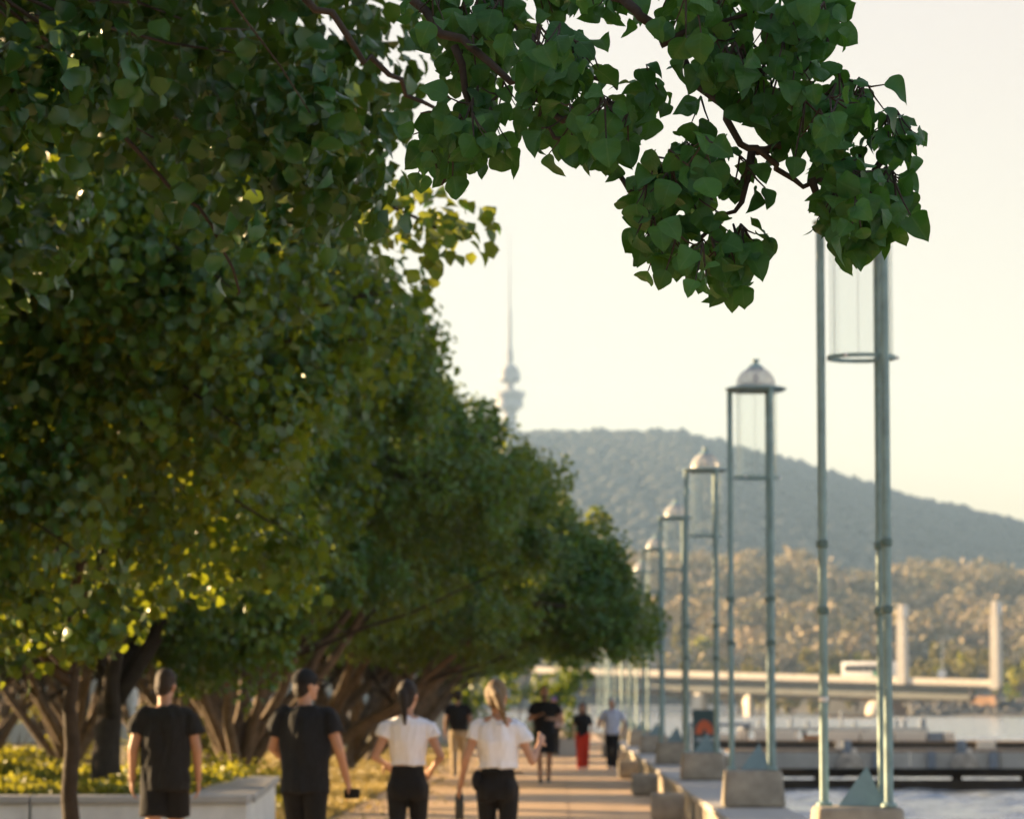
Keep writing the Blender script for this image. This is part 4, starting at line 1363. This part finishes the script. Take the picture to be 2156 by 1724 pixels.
random.seed(77)
kinds = ['olive gum tree on the far shore behind the bridge', 'tan sunlit tree on the far shore behind the bridge', 'golden green tree on the far shore behind the bridge']
for i in range(46):
    px = 1210 + i * 21.2 + random.uniform(-8, 8)
    d = random.choice((1010, 1026, 1042, 1058)) + random.uniform(-5, 5)
    X = (px - 1179) / FPX * d
    if X > 52: d = 760 + random.uniform(0, 120); X = (px - 1179) / FPX * d
    h = random.uniform(9, 17) * (d / 1000)
    far_tree(X, d, h, kinds[i % 3], 'leaf_yellow' if i % 5 == 2 else 'leaf_shore', random.uniform(.85, 1.3), 480, 'trees along the far shore')
far_tree(spot(2146, 1480, 722).x, 722, 10.5, 'bright yellow green tree on the bank right of the pylon', 'leaf_yellow', 1.1, 900)
far_tree(spot(2128, 1480, 716).x, 716, 5.0, 'small dark green bush under the bright tree at the bridge end', 'leaf', 1.3, 500)
far_tree(spot(1880, 1480, 735).x + 4, 735, 6.0, 'yellow shrub tree under the bridge beside the abutment', 'leaf_yellow', 1.2, 400)

# white building on the hillside, seen beside the overhanging tree
wb = spot(1370, 1345, 1180); wt = spot(1370, 1306, 1180)
h0 = empty('hillside_building', (wb.x, 1180, wb.z - 4)); tag(h0, 'white sunlit building on the wooded slope, seen past the overhanging tree', 'building')
sx = (spot(1394, 1330, 1180).x - spot(1348, 1330, 1180).x) / 2
Hh = spot(1370, 1320, 1180).z - wb.z + 4; Ht = wt.z - wb.z + 4
b = MB(); b.box((-sx, 0, -6), (sx, 8, Hh)); b.build('wall', M['white_paint'], h0)
b = MB(); b.box((-sx * .35, 1, Hh), (sx * .5, 6, Ht)); b.build('roof_block', M['white_paint'], h0)
for k in range(4):
    b = MB(); b.box((-sx + .7 + k * 1.75, -.05, Hh - 2.6), (-sx + 1.7 + k * 1.75, -.005, Hh - 1.2)); b.build('window', M['dark_glass'], h0)
# pale building behind the grove on the left, and the pavilion at the end of the path
h1 = empty('grove_building', (-24, 128, 0)); tag(h1, 'pale rendered building glimpsed between the trunks of the grove', 'building')
bx('wall', 'wall_render', h1, (-8, 0, -.1), (8, 8, 3.6), .03); bx('roof', 'concrete_pale', h1, (-8.3, -.4, 3.603), (8.3, 8.4, 3.9), .03)
for k in range(5): bx('window', 'dark_glass', h1, (-6.6 + 2.9 * k, -.03, 1.0), (-5.2 + 2.9 * k, -.004, 2.6))
bx('door', 'timber_dark', h1, (-7.7, -.03, .05), (-6.9, -.004, 2.2))
pv = spot(985, 1560, 132)
h2 = empty('pavilion', (pv.x, 132, 0)); tag(h2, 'grey green pavilion with a pale column at the end of the tree row', 'pavilion')
wl_, wr_ = spot(940, 1560, 132).x - pv.x, spot(1000, 1560, 132).x - pv.x
zt = spot(985, 1428, 132).z
bx('wall', 'jetty_grey', h2, (wl_ - 2.5, .3, -.1), (wr_, 4.5, zt), .02)
bx('column', 'concrete_pale', h2, (wr_ + .003, -.1, -.1), (wr_ + .17, .2, zt), .02)
bx('roof_slab', 'concrete_pale', h2, (wl_ - 2.7, -.5, zt + .003), (wr_ + .4, 4.7, zt + .22), .02)
bx('base_wall', 'concrete_pale', h2, (wl_ - 2.4, -1.3, -.1), (wr_ + 1.0, -.9, .62), .02)
# pale planter block at the end of the path
pb = spot(1192, 1600, 92)
pk = empty('planter_block', (pb.x, 97, 0)); tag(pk, 'low pale concrete planter block standing on the path behind the walkers', 'planter')
bx('planter_wall', 'concrete_pale', pk, (-.45, -.25, 0.012), (.45, .25, .5), .02)
bx('planter_soil', 'soil', pk, (-.38, -.2, .5), (.38, .2, .52))
# tower crane far off on the low hills
c0 = spot(2688, 0, 1)
cx_ = spot(1680, 1330, 1300); ct = spot(1680, 1287, 1300); ca = spot(1722, 1287, 1300)
ck = empty('tower_crane', (cx_.x, 1300, cx_.z - 6)); tag(ck, 'faint orange red tower crane above the trees of the low hills', 'crane')
hh = ct.z - cx_.z + 6
b = MB(); b.box((-.7, -.7, 0), (.7, .7, hh)); b.build('mast', M['crane_red'], ck)
b = MB(); b.box((-2.5, -.5, hh + .01), (ca.x - cx_.x, .5, hh + 1.2)); b.build('jib', M['crane_red'], ck)
b = MB(); b.box((-.6, -.6, hh + 1.21), (.6, .6, hh + 3.4), taper=.3); b.build('apex', M['crane_red'], ck)

# ------------------------------------------------------------------ telecommunications tower on the mountain
TB = spot(1073, 918, 3260)
tw0 = empty('telecom_tower', (TB.x, 3260, TB.z - 12)); tag(tw0, 'tall pale telecommunications tower with drums and needle mast on the mountain', 'tower')
def tz(y): return spot(1073, y, 3260).z - (TB.z - 12)
def tr_(px): return px * 3260 / FPX
b = MB(); b.lathe([(tr_(19), -8), (tr_(15), tz(900)), (tr_(12), tz(868)), (tr_(10), tz(830)), (tr_(7.5), tz(790)), (tr_(6), tz(745)), (tr_(5), tz(742))], n=20); b.build('shaft', M['tower_concrete'], tw0, auto=True)
def ring(nm, y0, y1, r0, r1, m='tower_concrete'):
    b = MB(); b.lathe([(tr_(5), tz(y1)), (tr_(r1), tz(y1) + .3), (tr_(r0), tz(y0)), (tr_(5), tz(y0) + .4)], n=28); b.build(nm, M[m], tw0, auto=True)
ring('lower_platform', 862, 868, 22, 18); ring('public_drum', 838, 858, 27, 29); ring('gallery_ring', 828, 837, 33, 32)
ring('upper_platform', 822, 827, 20, 20); ring('upper_drum', 781, 800, 21, 23); ring('drum_cap', 770, 780, 14, 19); ring('drum_base', 801, 808, 22, 14)
ring('mast_collar', 739, 744, 8, 8); ring('mast_collar', 752, 756, 9, 9)
b = MB(); b.tube([(0, 0, tz(745)), (0, 0, tz(700)), (0, 0, tz(655)), (0, 0, tz(650)), (0, 0, tz(575)), (0, 0, tz(570)), (0, 0, tz(490))], [tr_(5), tr_(4.4), tr_(3.9), tr_(2.4), tr_(2.0), tr_(1.2), tr_(.7)], 10); b.build('needle_mast', M['tower_concrete'], tw0, auto=True)
for k in range(8):
    a = k * math.pi / 4
    b = MB(); b.lathe([(1.6, -.5), (1.8, .5), (.3, .8)], (tr_(31) * math.cos(a), tr_(31) * math.sin(a), tz(829) + 2.2), 10); b.build('dish_antenna', M['white_paint'], tw0, auto=True)

# ------------------------------------------------------------------ people
mat('skin', (0.46, 0.27, 0.185), 0.55, 0.06, 20)
mat('skin_tan', (0.34, 0.19, 0.12), 0.55, 0.06, 20)
mat('cloth_black', (0.007, 0.0075, 0.009), 0.9, 0.25, 30, 0.15, 120)
mat('cloth_charcoal', (0.012, 0.0135, 0.015), 0.9, 0.25, 30, 0.15, 120)
mat('cloth_navy', (0.009, 0.012, 0.017), 0.9, 0.25, 30, 0.15, 120)
mat('cloth_white', (0.78, 0.84, 0.95), 0.85, 0.04, 25, 0.15, 120)  # white cloth with the blue of cool shade mixed into its colour
mat('cloth_blue', (0.46, 0.52, 0.66), 0.85, 0.06, 25, 0.15, 120)
mat('cloth_beige', (0.42, 0.33, 0.21), 0.85, 0.08, 25, 0.15, 120)
mat('cloth_red', (0.50, 0.035, 0.012), 0.85, 0.1, 25, 0.15, 120)
mat('cloth_pink', (0.30, 0.24, 0.25), 0.85, 0.08, 25, 0.15, 120)
mat('cloth_purple', (0.16, 0.10, 0.32), 0.85, 0.08, 25, 0.15, 120)
mat('hair_dark', (0.012, 0.008, 0.006), 0.6, 0.3, 60, 0.5, 150)
mat('hair_brown', (0.03, 0.019, 0.012), 0.6, 0.3, 60, 0.5, 150)
mat('hair_blonde', (0.17, 0.12, 0.065), 0.55, 0.3, 60, 0.5, 150)
mat('hair_grey', (0.45, 0.43, 0.41), 0.6, 0.2, 60, 0.5, 150)
mat('shoe_black', (0.02, 0.02, 0.02), 0.6, 0.2, 20)
mat('shoe_white', (0.65, 0.63, 0.60), 0.6, 0.1, 20)
mat('eye_dark', (0.02, 0.015, 0.012), 0.3, 0.1, 20)
mat('lip', (0.32, 0.12, 0.10), 0.5, 0.1, 20)


def loft(mb, levels, n=20):
    """closed body of elliptical rings: (z, rx, ry, x, y)"""
    rings = []
    for z, rx, ry, x, y in levels:
        rings.append([mb.bm.verts.new((x + rx * math.cos(2 * math.pi * k / n), y + ry * math.sin(2 * math.pi * k / n), z)) for k in range(n)])
    for r0, r1 in zip(rings, rings[1:]):
        for k in range(n):
            mb.bm.faces.new((r0[k], r0[(k + 1) % n], r1[(k + 1) % n], r1[k]))
    mb.bm.faces.new(rings[0][::-1]); mb.bm.faces.new(rings[-1])


def organic(name, mb, m, parent, voxel, it=5, folds=0.0, seed=0.0, scale=1.0):
    me = mb.mesh(name)
    tmp = bpy.data.objects.new('tmp', me); COL.objects.link(tmp)
    r = tmp.modifiers.new('r', 'REMESH'); r.mode = 'VOXEL'; r.voxel_size = voxel; r.use_smooth_shade = True
    s_ = tmp.modifiers.new('s', 'SMOOTH'); s_.factor = 0.5; s_.iterations = it
    dg = bpy.context.evaluated_depsgraph_get()
    out = bpy.data.meshes.new_from_object(tmp.evaluated_get(dg))
    bpy.data.objects.remove(tmp); bpy.data.meshes.remove(me)
    out.name = name
    co = np.empty(len(out.vertices) * 3, np.float32); out.vertices.foreach_get('co', co); co = co.reshape(-1, 3)
    if folds > 0:
        nr = np.empty(len(out.vertices) * 3, np.float32); out.vertices.foreach_get('normal', nr); nr = nr.reshape(-1, 3)
        d = np.array([noise.noise(Vector((c[0] * 11 + seed, c[1] * 11, c[2] * 4.5 + c[0] * 5))) + .5 * noise.noise(Vector((c[0] * 26 + seed, c[1] * 26, c[2] * 9 - c[0] * 8))) for c in co])
        co = co + nr * (d * folds)[:, None]
    co = co * scale
    out.vertices.foreach_set('co', np.ascontiguousarray(co, np.float32).ravel())
    out.polygons.foreach_set('use_smooth', [True] * len(out.polygons))
    out.materials.clear(); out.materials.append(M[m])
    out.update()
    return link(name, out, None, parent)


def hand(mb, wr, d, side, palm_n, curl=0.5, s=1.0):
    """palm with four fingers and a thumb; d = direction of the hand, palm_n = where the palm faces"""
    d = Vector(d).normalized(); pn = Vector(palm_n); pn = (pn - d * pn.dot(d)).normalized()
    ac = d.cross(pn).normalized()
    if ac.y * 1.0 < 0: ac = -ac           # thumb side forward
    rot = Matrix((ac, pn, d)).transposed()
    mb.ell(wr + d * .05, (.040, .017, .055), rot)
    for k, (o, L) in enumerate(((.030, .070), (.010, .078), (-.010, .072), (-.029, .056))):
        b0 = wr + d * .088 + ac * o
        d1 = (d * math.cos(curl * .6) + pn * math.sin(curl * .6)); d2 = (d * math.cos(curl * 1.5) + pn * math.sin(curl * 1.5))
        b1 = b0 + d1 * L * .55; b2 = b1 + d2 * L * .5
        mb.capsule(b0 - d * .02, b1, .0095, .0088, 8); mb.capsule(b1, b2, .0088, .0075, 8)
    t0 = wr + d * .025 + ac * .032; t1 = t0 + (d * .6 + ac * .7 + pn * .2).normalized() * .042; t2 = t1 + (d * .85 + ac * .2 + pn * .35).normalized() * .034
    mb.capsule(t0, t1, .0125, .0105, 8); mb.capsule(t1, t2, .0105, .0085, 8)


def person(loc, rz, h, label, sex='m', shirt='cloth_black', bottom='cloth_black', bottom_hem=.1, shirt_hem=.83, sleeve=.55, skin='skin', hair='hair_dark',
           hairstyle='short', arms=None, stride=0.0, head_yaw=0.0, head_tilt=0.0, shoes='shoe_black', voxel=.009, loose=1.0, group=None, lean=0.0, legshape=None, fit=1.0):
    S = h / 1.75
    root = empty('person', loc, rz); tag(root, label, 'person', group)
    f = sex == 'f'
    sw = .158 if f else .182
    hipw = .085 if f else .088
    sh = {s: Vector((s * sw, -.005, 1.405 if not f else 1.395)) for s in (-1, 1)}
    arms = arms or {}
    dflt = lambda s: (Vector((s * (sw + .065), -.02, 1.125)), Vector((s * (sw + .075), .045, .885)))
    A = {}
    for s in (-1, 1):
        e_, w_ = arms.get(s, dflt(s))
        A[s] = (Vector(e_), Vector(w_))
    hip = {s: Vector((s * hipw, 0, .90)) for s in (-1, 1)}
    knee, ank = {}, {}
    for s in (-1, 1):
        st = stride * s
        knee[s] = Vector((s * hipw * .95, .5 * st * .45 + .02 + (.05 if st < 0 else 0) * 0, .495))
        ank[s] = Vector((s * hipw * .8, st * .45 - .02, .085 + max(0, -st) * .10))
    V = voxel / S
    # --- body
    b = MB()
    hy, hz = .015 + lean, 1.615
    rot = Euler((head_tilt, 0, head_yaw), 'XYZ').to_matrix()
    hc = Vector((0, hy, hz))
    def hp(x, y, z): return hc + rot @ Vector((x, y, z))
    b.ell(hp(0, -.012, .022), (.074, .092, .098), rot, 14, 10)
    b.ell(hp(0, .028, -.045), (.056, .062, .068), rot, 12, 9)
    b.capsule(hp(0, .062, -.088), hp(0, .058, -.08), .03, .03)
    b.capsule(hp(0, .085, .012), hp(0, .106, -.022), .010, .014)
    for s in (-1, 1): b.ell(hp(s * .077, -.008, -.012), (.010, .022, .032), rot, 8, 6)
    b.capsule((0, -.012, 1.40), hp(0, -.022, -.055), .058 if not f else .048, .053 if not f else .044)
    w = (.128, .125, .112, .150, .158) if f else (.150, .148, .150, .172, .172)
    d_ = (.11, .105, .09, .108, .10) if f else (.115, .11, .105, .118, .105)
    loft(b, [(.84, w[0] * 1.12, d_[0] * 1.05, 0, 0), (.95, w[1] * 1.12, d_[1], 0, 0), (1.08, w[2], d_[2], 0, 0), (1.27, w[3], d_[3], 0, .005), (1.38, w[4], d_[4], 0, 0), (1.455, .09, .075, 0, -.01)])
    for s in (-1, 1):
        e_, w_ = A[s]
        ra = .040 if f else .050
        b.capsule(sh[s] * .98, e_, ra * 1.12, ra * .82); b.capsule(e_, w_, ra * .84, ra * .56)
        hd = (w_ - e_).normalized()
        pn = Vector((-s, 0.1, 0)) if abs(hd.z) > .6 else Vector((-s * .6, 0, -.6))
        hand(b, w_, hd, s, pn, .55)
        b.capsule(hip[s] - Vector((0, 0, .02)), knee[s], .085 if f else .084, .056); b.capsule(knee[s], knee[s].lerp(ank[s], .35) - Vector((0, .012, 0)), .054, .056)
        b.capsule(knee[s].lerp(ank[s], .35) - Vector((0, .012, 0)), ank[s], .055, .037)
        b.capsule(ank[s] - Vector((0, .03, .045)), ank[s] + Vector((0, .13, -.055)), .034, .028)
    organic('body', b, skin, root, V, 4, scale=S)
    for s in (-1, 1):
        b = MB(); b.ell(hp(s * .031, .079, .012), (.012, .007, .006), rot, 8, 6)
        o = b.build('eye', M['eye_dark'], root, smooth=True); o.scale = (S,) * 3
    b = MB(); b.ell(hp(0, .090, -.055), (.022, .006, .005), rot, 8, 6); o = b.build('mouth', M['lip'], root, smooth=True); o.scale = (S,) * 3
    # --- shirt
    b = MB()
    i_ = .014 * loose
    if f:
        lv = [(shirt_hem, .128 + i_ * 1.1, .108 + i_, 0, 0), (1.10, .118 + i_ * 1.2, .098 + i_, 0, 0), (1.26, .148 + i_ * .9, .118 + i_, 0, .008), (1.38, .158 + i_ * .6, .104 + i_ * .6, 0, 0), (1.435, .118, .085, 0, -.008), (1.455, .082, .072, 0, -.01)]
    else:
        lv = [(shirt_hem, .172 + i_, .132 + i_, 0, 0), (1.0, .160 + i_ * 1.3, .122 + i_, 0, 0), (1.26, .178 + i_, .124 + i_, 0, .004), (1.37, .182 + i_ * .6, .112 + i_ * .6, 0, 0), (1.435, .14, .09, 0, -.008), (1.462, .085, .078, 0, -.012)]
    loft(b, lv, 24)
    for s in (-1, 1):
        e_, w_ = A[s]
        end = sh[s].lerp(e_, sleeve)
        ra = .040 if f else .050
        b.capsule(sh[s] - Vector((s * .03, 0, .012)), sh[s].lerp(e_, .12), ra * 1.36, ra * 1.34)
        n_ = (e_ - sh[s]).normalized()
        b.tube([sh[s].lerp(e_, .05), sh[s].lerp(e_, sleeve * .6), end], [ra * 1.36, ra * 1.38 + .006 * loose, ra * 1.30 + .010 * loose], 16)
    organic('shirt', b, shirt, root, V, 3, 0.011 * loose, random.random() * 50, S)
    # --- bottoms
    b = MB()
    top = 1.06 if f else .99
    loft(b, [(.80, (w[0] * 1.26 if f else .165), .128, 0, -.005), (.88, (w[0] * 1.33 if f else .168), .132, 0, -.008), (.97, (w[1] * 1.14 if f else .165), .118, 0, 0), (top, (w[2] * 1.12 if f else .162), (.103 if f else .118), 0, 0)])
    for s in (-1, 1):
        if f: b.ell((s * .068, -.055, .875), (.085, .085, .10))
        kn, an = knee[s], ank[s]
        ex = .004 if fit < .8 else .018 * fit
        if bottom_hem > .45:
            t = (.90 - bottom_hem) / (.90 - .495)
            b.tube([hip[s], hip[s].lerp(kn, t * .5), hip[s].lerp(kn, t)], [.088 + ex, .084 + ex * 1.3, .078 + ex * 1.9], 16)
        else:
            b.capsule(hip[s] - Vector((0, 0, .02)), kn, .087 + ex, .058 + ex)
            c_ = kn.lerp(an, .35) - Vector((0, .012, 0))
            b.capsule(kn, c_, .057 + ex, .058 + ex); b.capsule(c_, an, .057 + ex, .040 + ex * 1.5)
    organic('trousers' if bottom_hem < .45 and not (f and fit < .8) else ('leggings' if f and fit < .8 else 'shorts'), b, bottom, root, V, 3, .005 * fit, random.random() * 50, S)
    # --- shoes
    for s in (-1, 1):
        b = MB(); a = ank[s]
        b.capsule(a + Vector((0, -.035, -.045)), a + Vector((0, .15, -.055)), .042, .034)
        b.capsule(a + Vector((0, -.01, .0)), a + Vector((0, .05, -.03)), .045, .042)
        so = organic('shoe', b, shoes, root, V * .9, 3, 0, 0, S)
        b = MB(); b.box((a.x - .046, a.y - .085, a.z - .085), (a.x + .046, a.y + .19, a.z - .066), .008); o = b.build('sole', M['shoe_white'], so); o.scale = (S,) * 3
    # --- hair
    b = MB()
    b.ell(hp(0, -.022, .036), (.083, .095, .098), rot, 14, 10)
    b.ell(hp(0, -.045, -.02), (.074, .068, .075), rot, 12, 8)
    b.ell(hp(0, -.055, -.055), (.060, .045, .05), rot, 10, 7)
    if hairstyle == 'pony_dark':
        b.capsule(hp(0, -.10, .045), hp(.01, -.125, .0), .032, .036); b.capsule(hp(.01, -.125, .0), hp(.02, -.13, -.12), .036, .028); b.capsule(hp(.02, -.13, -.12), hp(.024, -.122, -.235), .028, .012)
    elif hairstyle == 'pony_side':
        b.ell(hp(0, -.03, .02), (.092, .10, .10), rot); b.capsule(hp(.02, -.10, .05), hp(.07, -.13, .0), .034, .040); b.capsule(hp(.07, -.13, .0), hp(.115, -.13, -.11), .042, .034); b.capsule(hp(.115, -.13, -.11), hp(.135, -.12, -.22), .032, .012)
    elif hairstyle == 'long':
        for s in (-1, 1): b.capsule(hp(s * .062, -.01, .02), hp(s * .075, .0, -.2), .035, .028)
        b.capsule(hp(0, -.05, 0), hp(0, -.06, -.22), .08, .06)
    if hairstyle == 'bald':
        b.bm.free(); b = MB(); b.ell(hp(0, -.05, -.02), (.07, .05, .05), rot)
    organic('hair', b, hair, root, V, 3, .006, 3.0, S)
    return root, S, hp


V3 = Vector
WALK = 'people walking on the promenade'
gx_ = lambda x, d: (x - 1179) / FPX * d
def rail(s, e, w): return (V3(e), V3(w))
p1, S1, hp1 = person((gx_(350, 27.5), 27.5, .003), 0.05, 1.80, 'man in charcoal t-shirt and black shorts walking away with arms hanging', 'm', 'cloth_charcoal', 'cloth_black', .60, .80, .62, hair='hair_brown', stride=.25, head_tilt=-.28, head_yaw=-.35, loose=1.8, lean=.035, group=WALK)
p2, S2, hp2 = person((gx_(645, 27.0), 27.0, .003), -0.18, 1.80, 'man in navy t-shirt and dark cap walking away, something black in his right hand', 'm', 'cloth_navy', 'cloth_black', .1, .80, .60, hair='hair_dark', stride=-.25, head_yaw=-.75, loose=1.6,
              arms={-1: (V3((-.265, .03, 1.14)), V3((-.20, .24, 1.02))), 1: (V3((.27, -.03, 1.13)), V3((.315, .06, .885)))}, group=WALK)
p3, S3, hp3 = person((gx_(860, 26.8), 26.8, .003), 0.0, 1.71, 'woman with dark ponytail in white cropped t-shirt and black leggings walking away', 'f', 'cloth_white', 'cloth_black', .1, 1.06, .42, hairstyle='pony_dark', stride=.22, head_yaw=-.35, loose=1.3, fit=.6,
              arms={-1: (V3((-.265, -.03, 1.13)), V3((-.19, .17, 1.07))), 1: (V3((.265, -.03, 1.13)), V3((.185, .16, 1.03)))}, group=WALK)
p4, S4, hp4 = person((gx_(1048, 26.4), 26.4, .003), -0.05, 1.71, 'woman with swinging blonde ponytail in white t-shirt and black leggings, right arm raised', 'f', 'cloth_white', 'cloth_black', .1, 1.05, .5, hair='hair_blonde', hairstyle='pony_side', stride=-.22, head_yaw=-.45, loose=1.9, fit=.6,
              arms={-1: (V3((-.245, -.03, 1.13)), V3((-.30, .07, .90))), 1: (V3((.275, -.02, 1.10)), V3((.32, .17, 1.24)))}, group=WALK)
p5, S5, hp5 = person((gx_(965, 70), 70, .012), 0.0, 1.79, 'man in black t-shirt and beige trousers walking away, farther along the path', 'm', 'cloth_black', 'cloth_beige', .1, .93, .6, skin='skin_tan', stride=.2, voxel=.014, loose=1.6, group=WALK)
p6, S6, hp6 = person((gx_(1146, 64), 64, .012), math.pi, 1.84, 'bearded bald man in black t-shirt and shorts walking towards us, hands raised in front', 'm', 'cloth_black', 'cloth_black', .55, .85, .62, skin='skin_tan', hairstyle='bald', stride=.2, voxel=.014, loose=1.8,
              arms={-1: (V3((-.27, -.02, 1.14)), V3((-.12, .22, 1.16))), 1: (V3((.27, -.02, 1.14)), V3((.10, .22, 1.22)))}, group=WALK)
p7, S7, hp7 = person((gx_(1226, 77), 77, .012), math.pi, 1.53, 'long-haired woman in black top and bright red trousers walking towards us', 'f', 'cloth_black', 'cloth_red', .1, .86, .8, hair='hair_brown', hairstyle='long', stride=.2, voxel=.014, loose=2.2, shoes='shoe_white', group=WALK, fit=1.6)
p8, S8, hp8 = person((gx_(1288, 77), 77, .012), math.pi - .1, 1.63, 'grey-haired man in light blue shirt and dark trousers walking towards us', 'm', 'cloth_blue', 'cloth_charcoal', .1, .86, .7, hair='hair_grey', stride=-.22, voxel=.014, loose=1.8, shoes='shoe_white',
              arms={-1: (V3((-.29, -.03, 1.14)), V3((-.30, .12, .93))), 1: (V3((.29, -.03, 1.15)), V3((.34, .16, 1.05)))}, group=WALK)
p9, S9, hp9 = person((gx_(1166, 94), 94, .012), math.pi, 1.70, 'person in pinkish grey top and purple cap half hidden behind the bald man', 'm', 'cloth_pink', 'cloth_charcoal', .1, .85, .6, hair='hair_brown', stride=.2, voxel=.016, loose=1.8, group=WALK)


def cap(root, hp, S, m, rotm, brim=True):
    b = MB(); b.ell(hp(0, -.016, .045), (.091, .104, .085), rotm, 16, 10)
    c = organic('cap', b, m, root, .009, 2, 0, 0, S)
    b = MB(); v = []
    for k in range(9):
        a = math.pi * (k / 8)
        v.append(hp(.078 * math.cos(a), .055 + .115 * math.sin(a) ** .8, .052 - .012 * math.sin(a)))
    top_ = [b.bm.verts.new(q) for q in v]; bot = [b.bm.verts.new(q - V3((0, 0, .012))) for q in v]
    b.bm.faces.new(top_); b.bm.faces.new(bot[::-1])
    for k in range(9): b.bm.faces.new((top_[k], bot[k], bot[(k + 1) % 9], top_[(k + 1) % 9]))
    o = b.build('cap_brim', M[m], c, smooth=False); o.scale = (S,) * 3
cap(p2, hp2, S2, 'cloth_navy', Euler((0, 0, -.75)).to_matrix())
cap(p9, hp9, S9, 'cloth_purple', Matrix.Identity(3))
b = MB(); b.ell(hp6(0, .065, -.075), (.05, .045, .035)); organic('beard', b, 'hair_dark', p6, .012, 2, 0, 0, S6)


def carried(name, m, who, S, at, r, label, cat, rot=None):
    """a thing held in the hand stands on its own"""
    q = who.matrix_world if False else None
    c, s_ = math.cos(who.rotation_euler.z), math.sin(who.rotation_euler.z)
    x, y, z = (v * S for v in at)
    o = empty(name, (who.location.x + c * x - s_ * y, who.location.y + s_ * x + c * y, who.location.z + z), who.rotation_euler.z)
    tag(o, label, cat)
    return o
cm = carried('camera', None, p2, S2, (.345, .09, .79), None, 'small black camera held low in the right hand of the capped man', 'camera')
b = MB(); b.box((-.06, -.03, -.04), (.06, .03, .04), .012); b.build('camera_body', M['cloth_black'], cm)
b = MB(); b.tube([(0, .03, 0), (0, .08, 0)], .03, 14); b.build('lens', M['dark_glass'], cm)
wb_ = carried('bottle', None, p4, S4, (-.31, .11, .80), None, 'dark drink bottle in the left hand of the blonde woman', 'bottle')
b = MB(); b.lathe([(.030, -.16), (.034, -.15), (.034, .02), (.018, .06), (.018, .075)], n=16); b.build('bottle_body', M['dark_glass'], wb_, auto=True)
b = MB(); b.lathe([(.020, .076), (.020, .10)], n=14); b.build('bottle_cap', M['rubber'], wb_, auto=True)
hb = carried('hip_bag', None, p4, S4, (-.155, .0, .95), None, 'small black bag on the left hip of the blonde woman', 'bag')
b = MB(); b.ell((0, -.02, 0), (.05, .08, .085)); b.build('pouch', M['cloth_black'], hb, smooth=True)
b = MB(); b.tube([(.02 + .15 + .17 * math.cos(t), .125 * math.sin(t), .06) for t in np.linspace(0, 2 * math.pi, 24)], .008, 6, caps=False); b.build('strap', M['cloth_black'], hb, smooth=True)

# ------------------------------------------------------------------ haze: the air between here and the mountain
hz_ = MB(); hz_.box((-3450, -180, -4.0), (3450, 5100, 470))
ho = hz_.build('haze', None)
tag(ho, kind='stuff')
hm = bpy.data.materials.new('haze_air'); hm.use_nodes = True
hn = hm.node_tree
hn.nodes.remove(hn.nodes['Principled BSDF'])
pvn = hn.nodes.new('ShaderNodeVolumePrincipled')
pvn.inputs['Color'].default_value = (0.42, 0.67, 1.0, 1)
pvn.inputs['Density'].default_value = 0.00013
pvn.inputs['Anisotropy'].default_value = 0.0
hn.links.new(pvn.outputs[0], hn.nodes['Material Output'].inputs['Volume'])
ho.data.materials.append(hm)
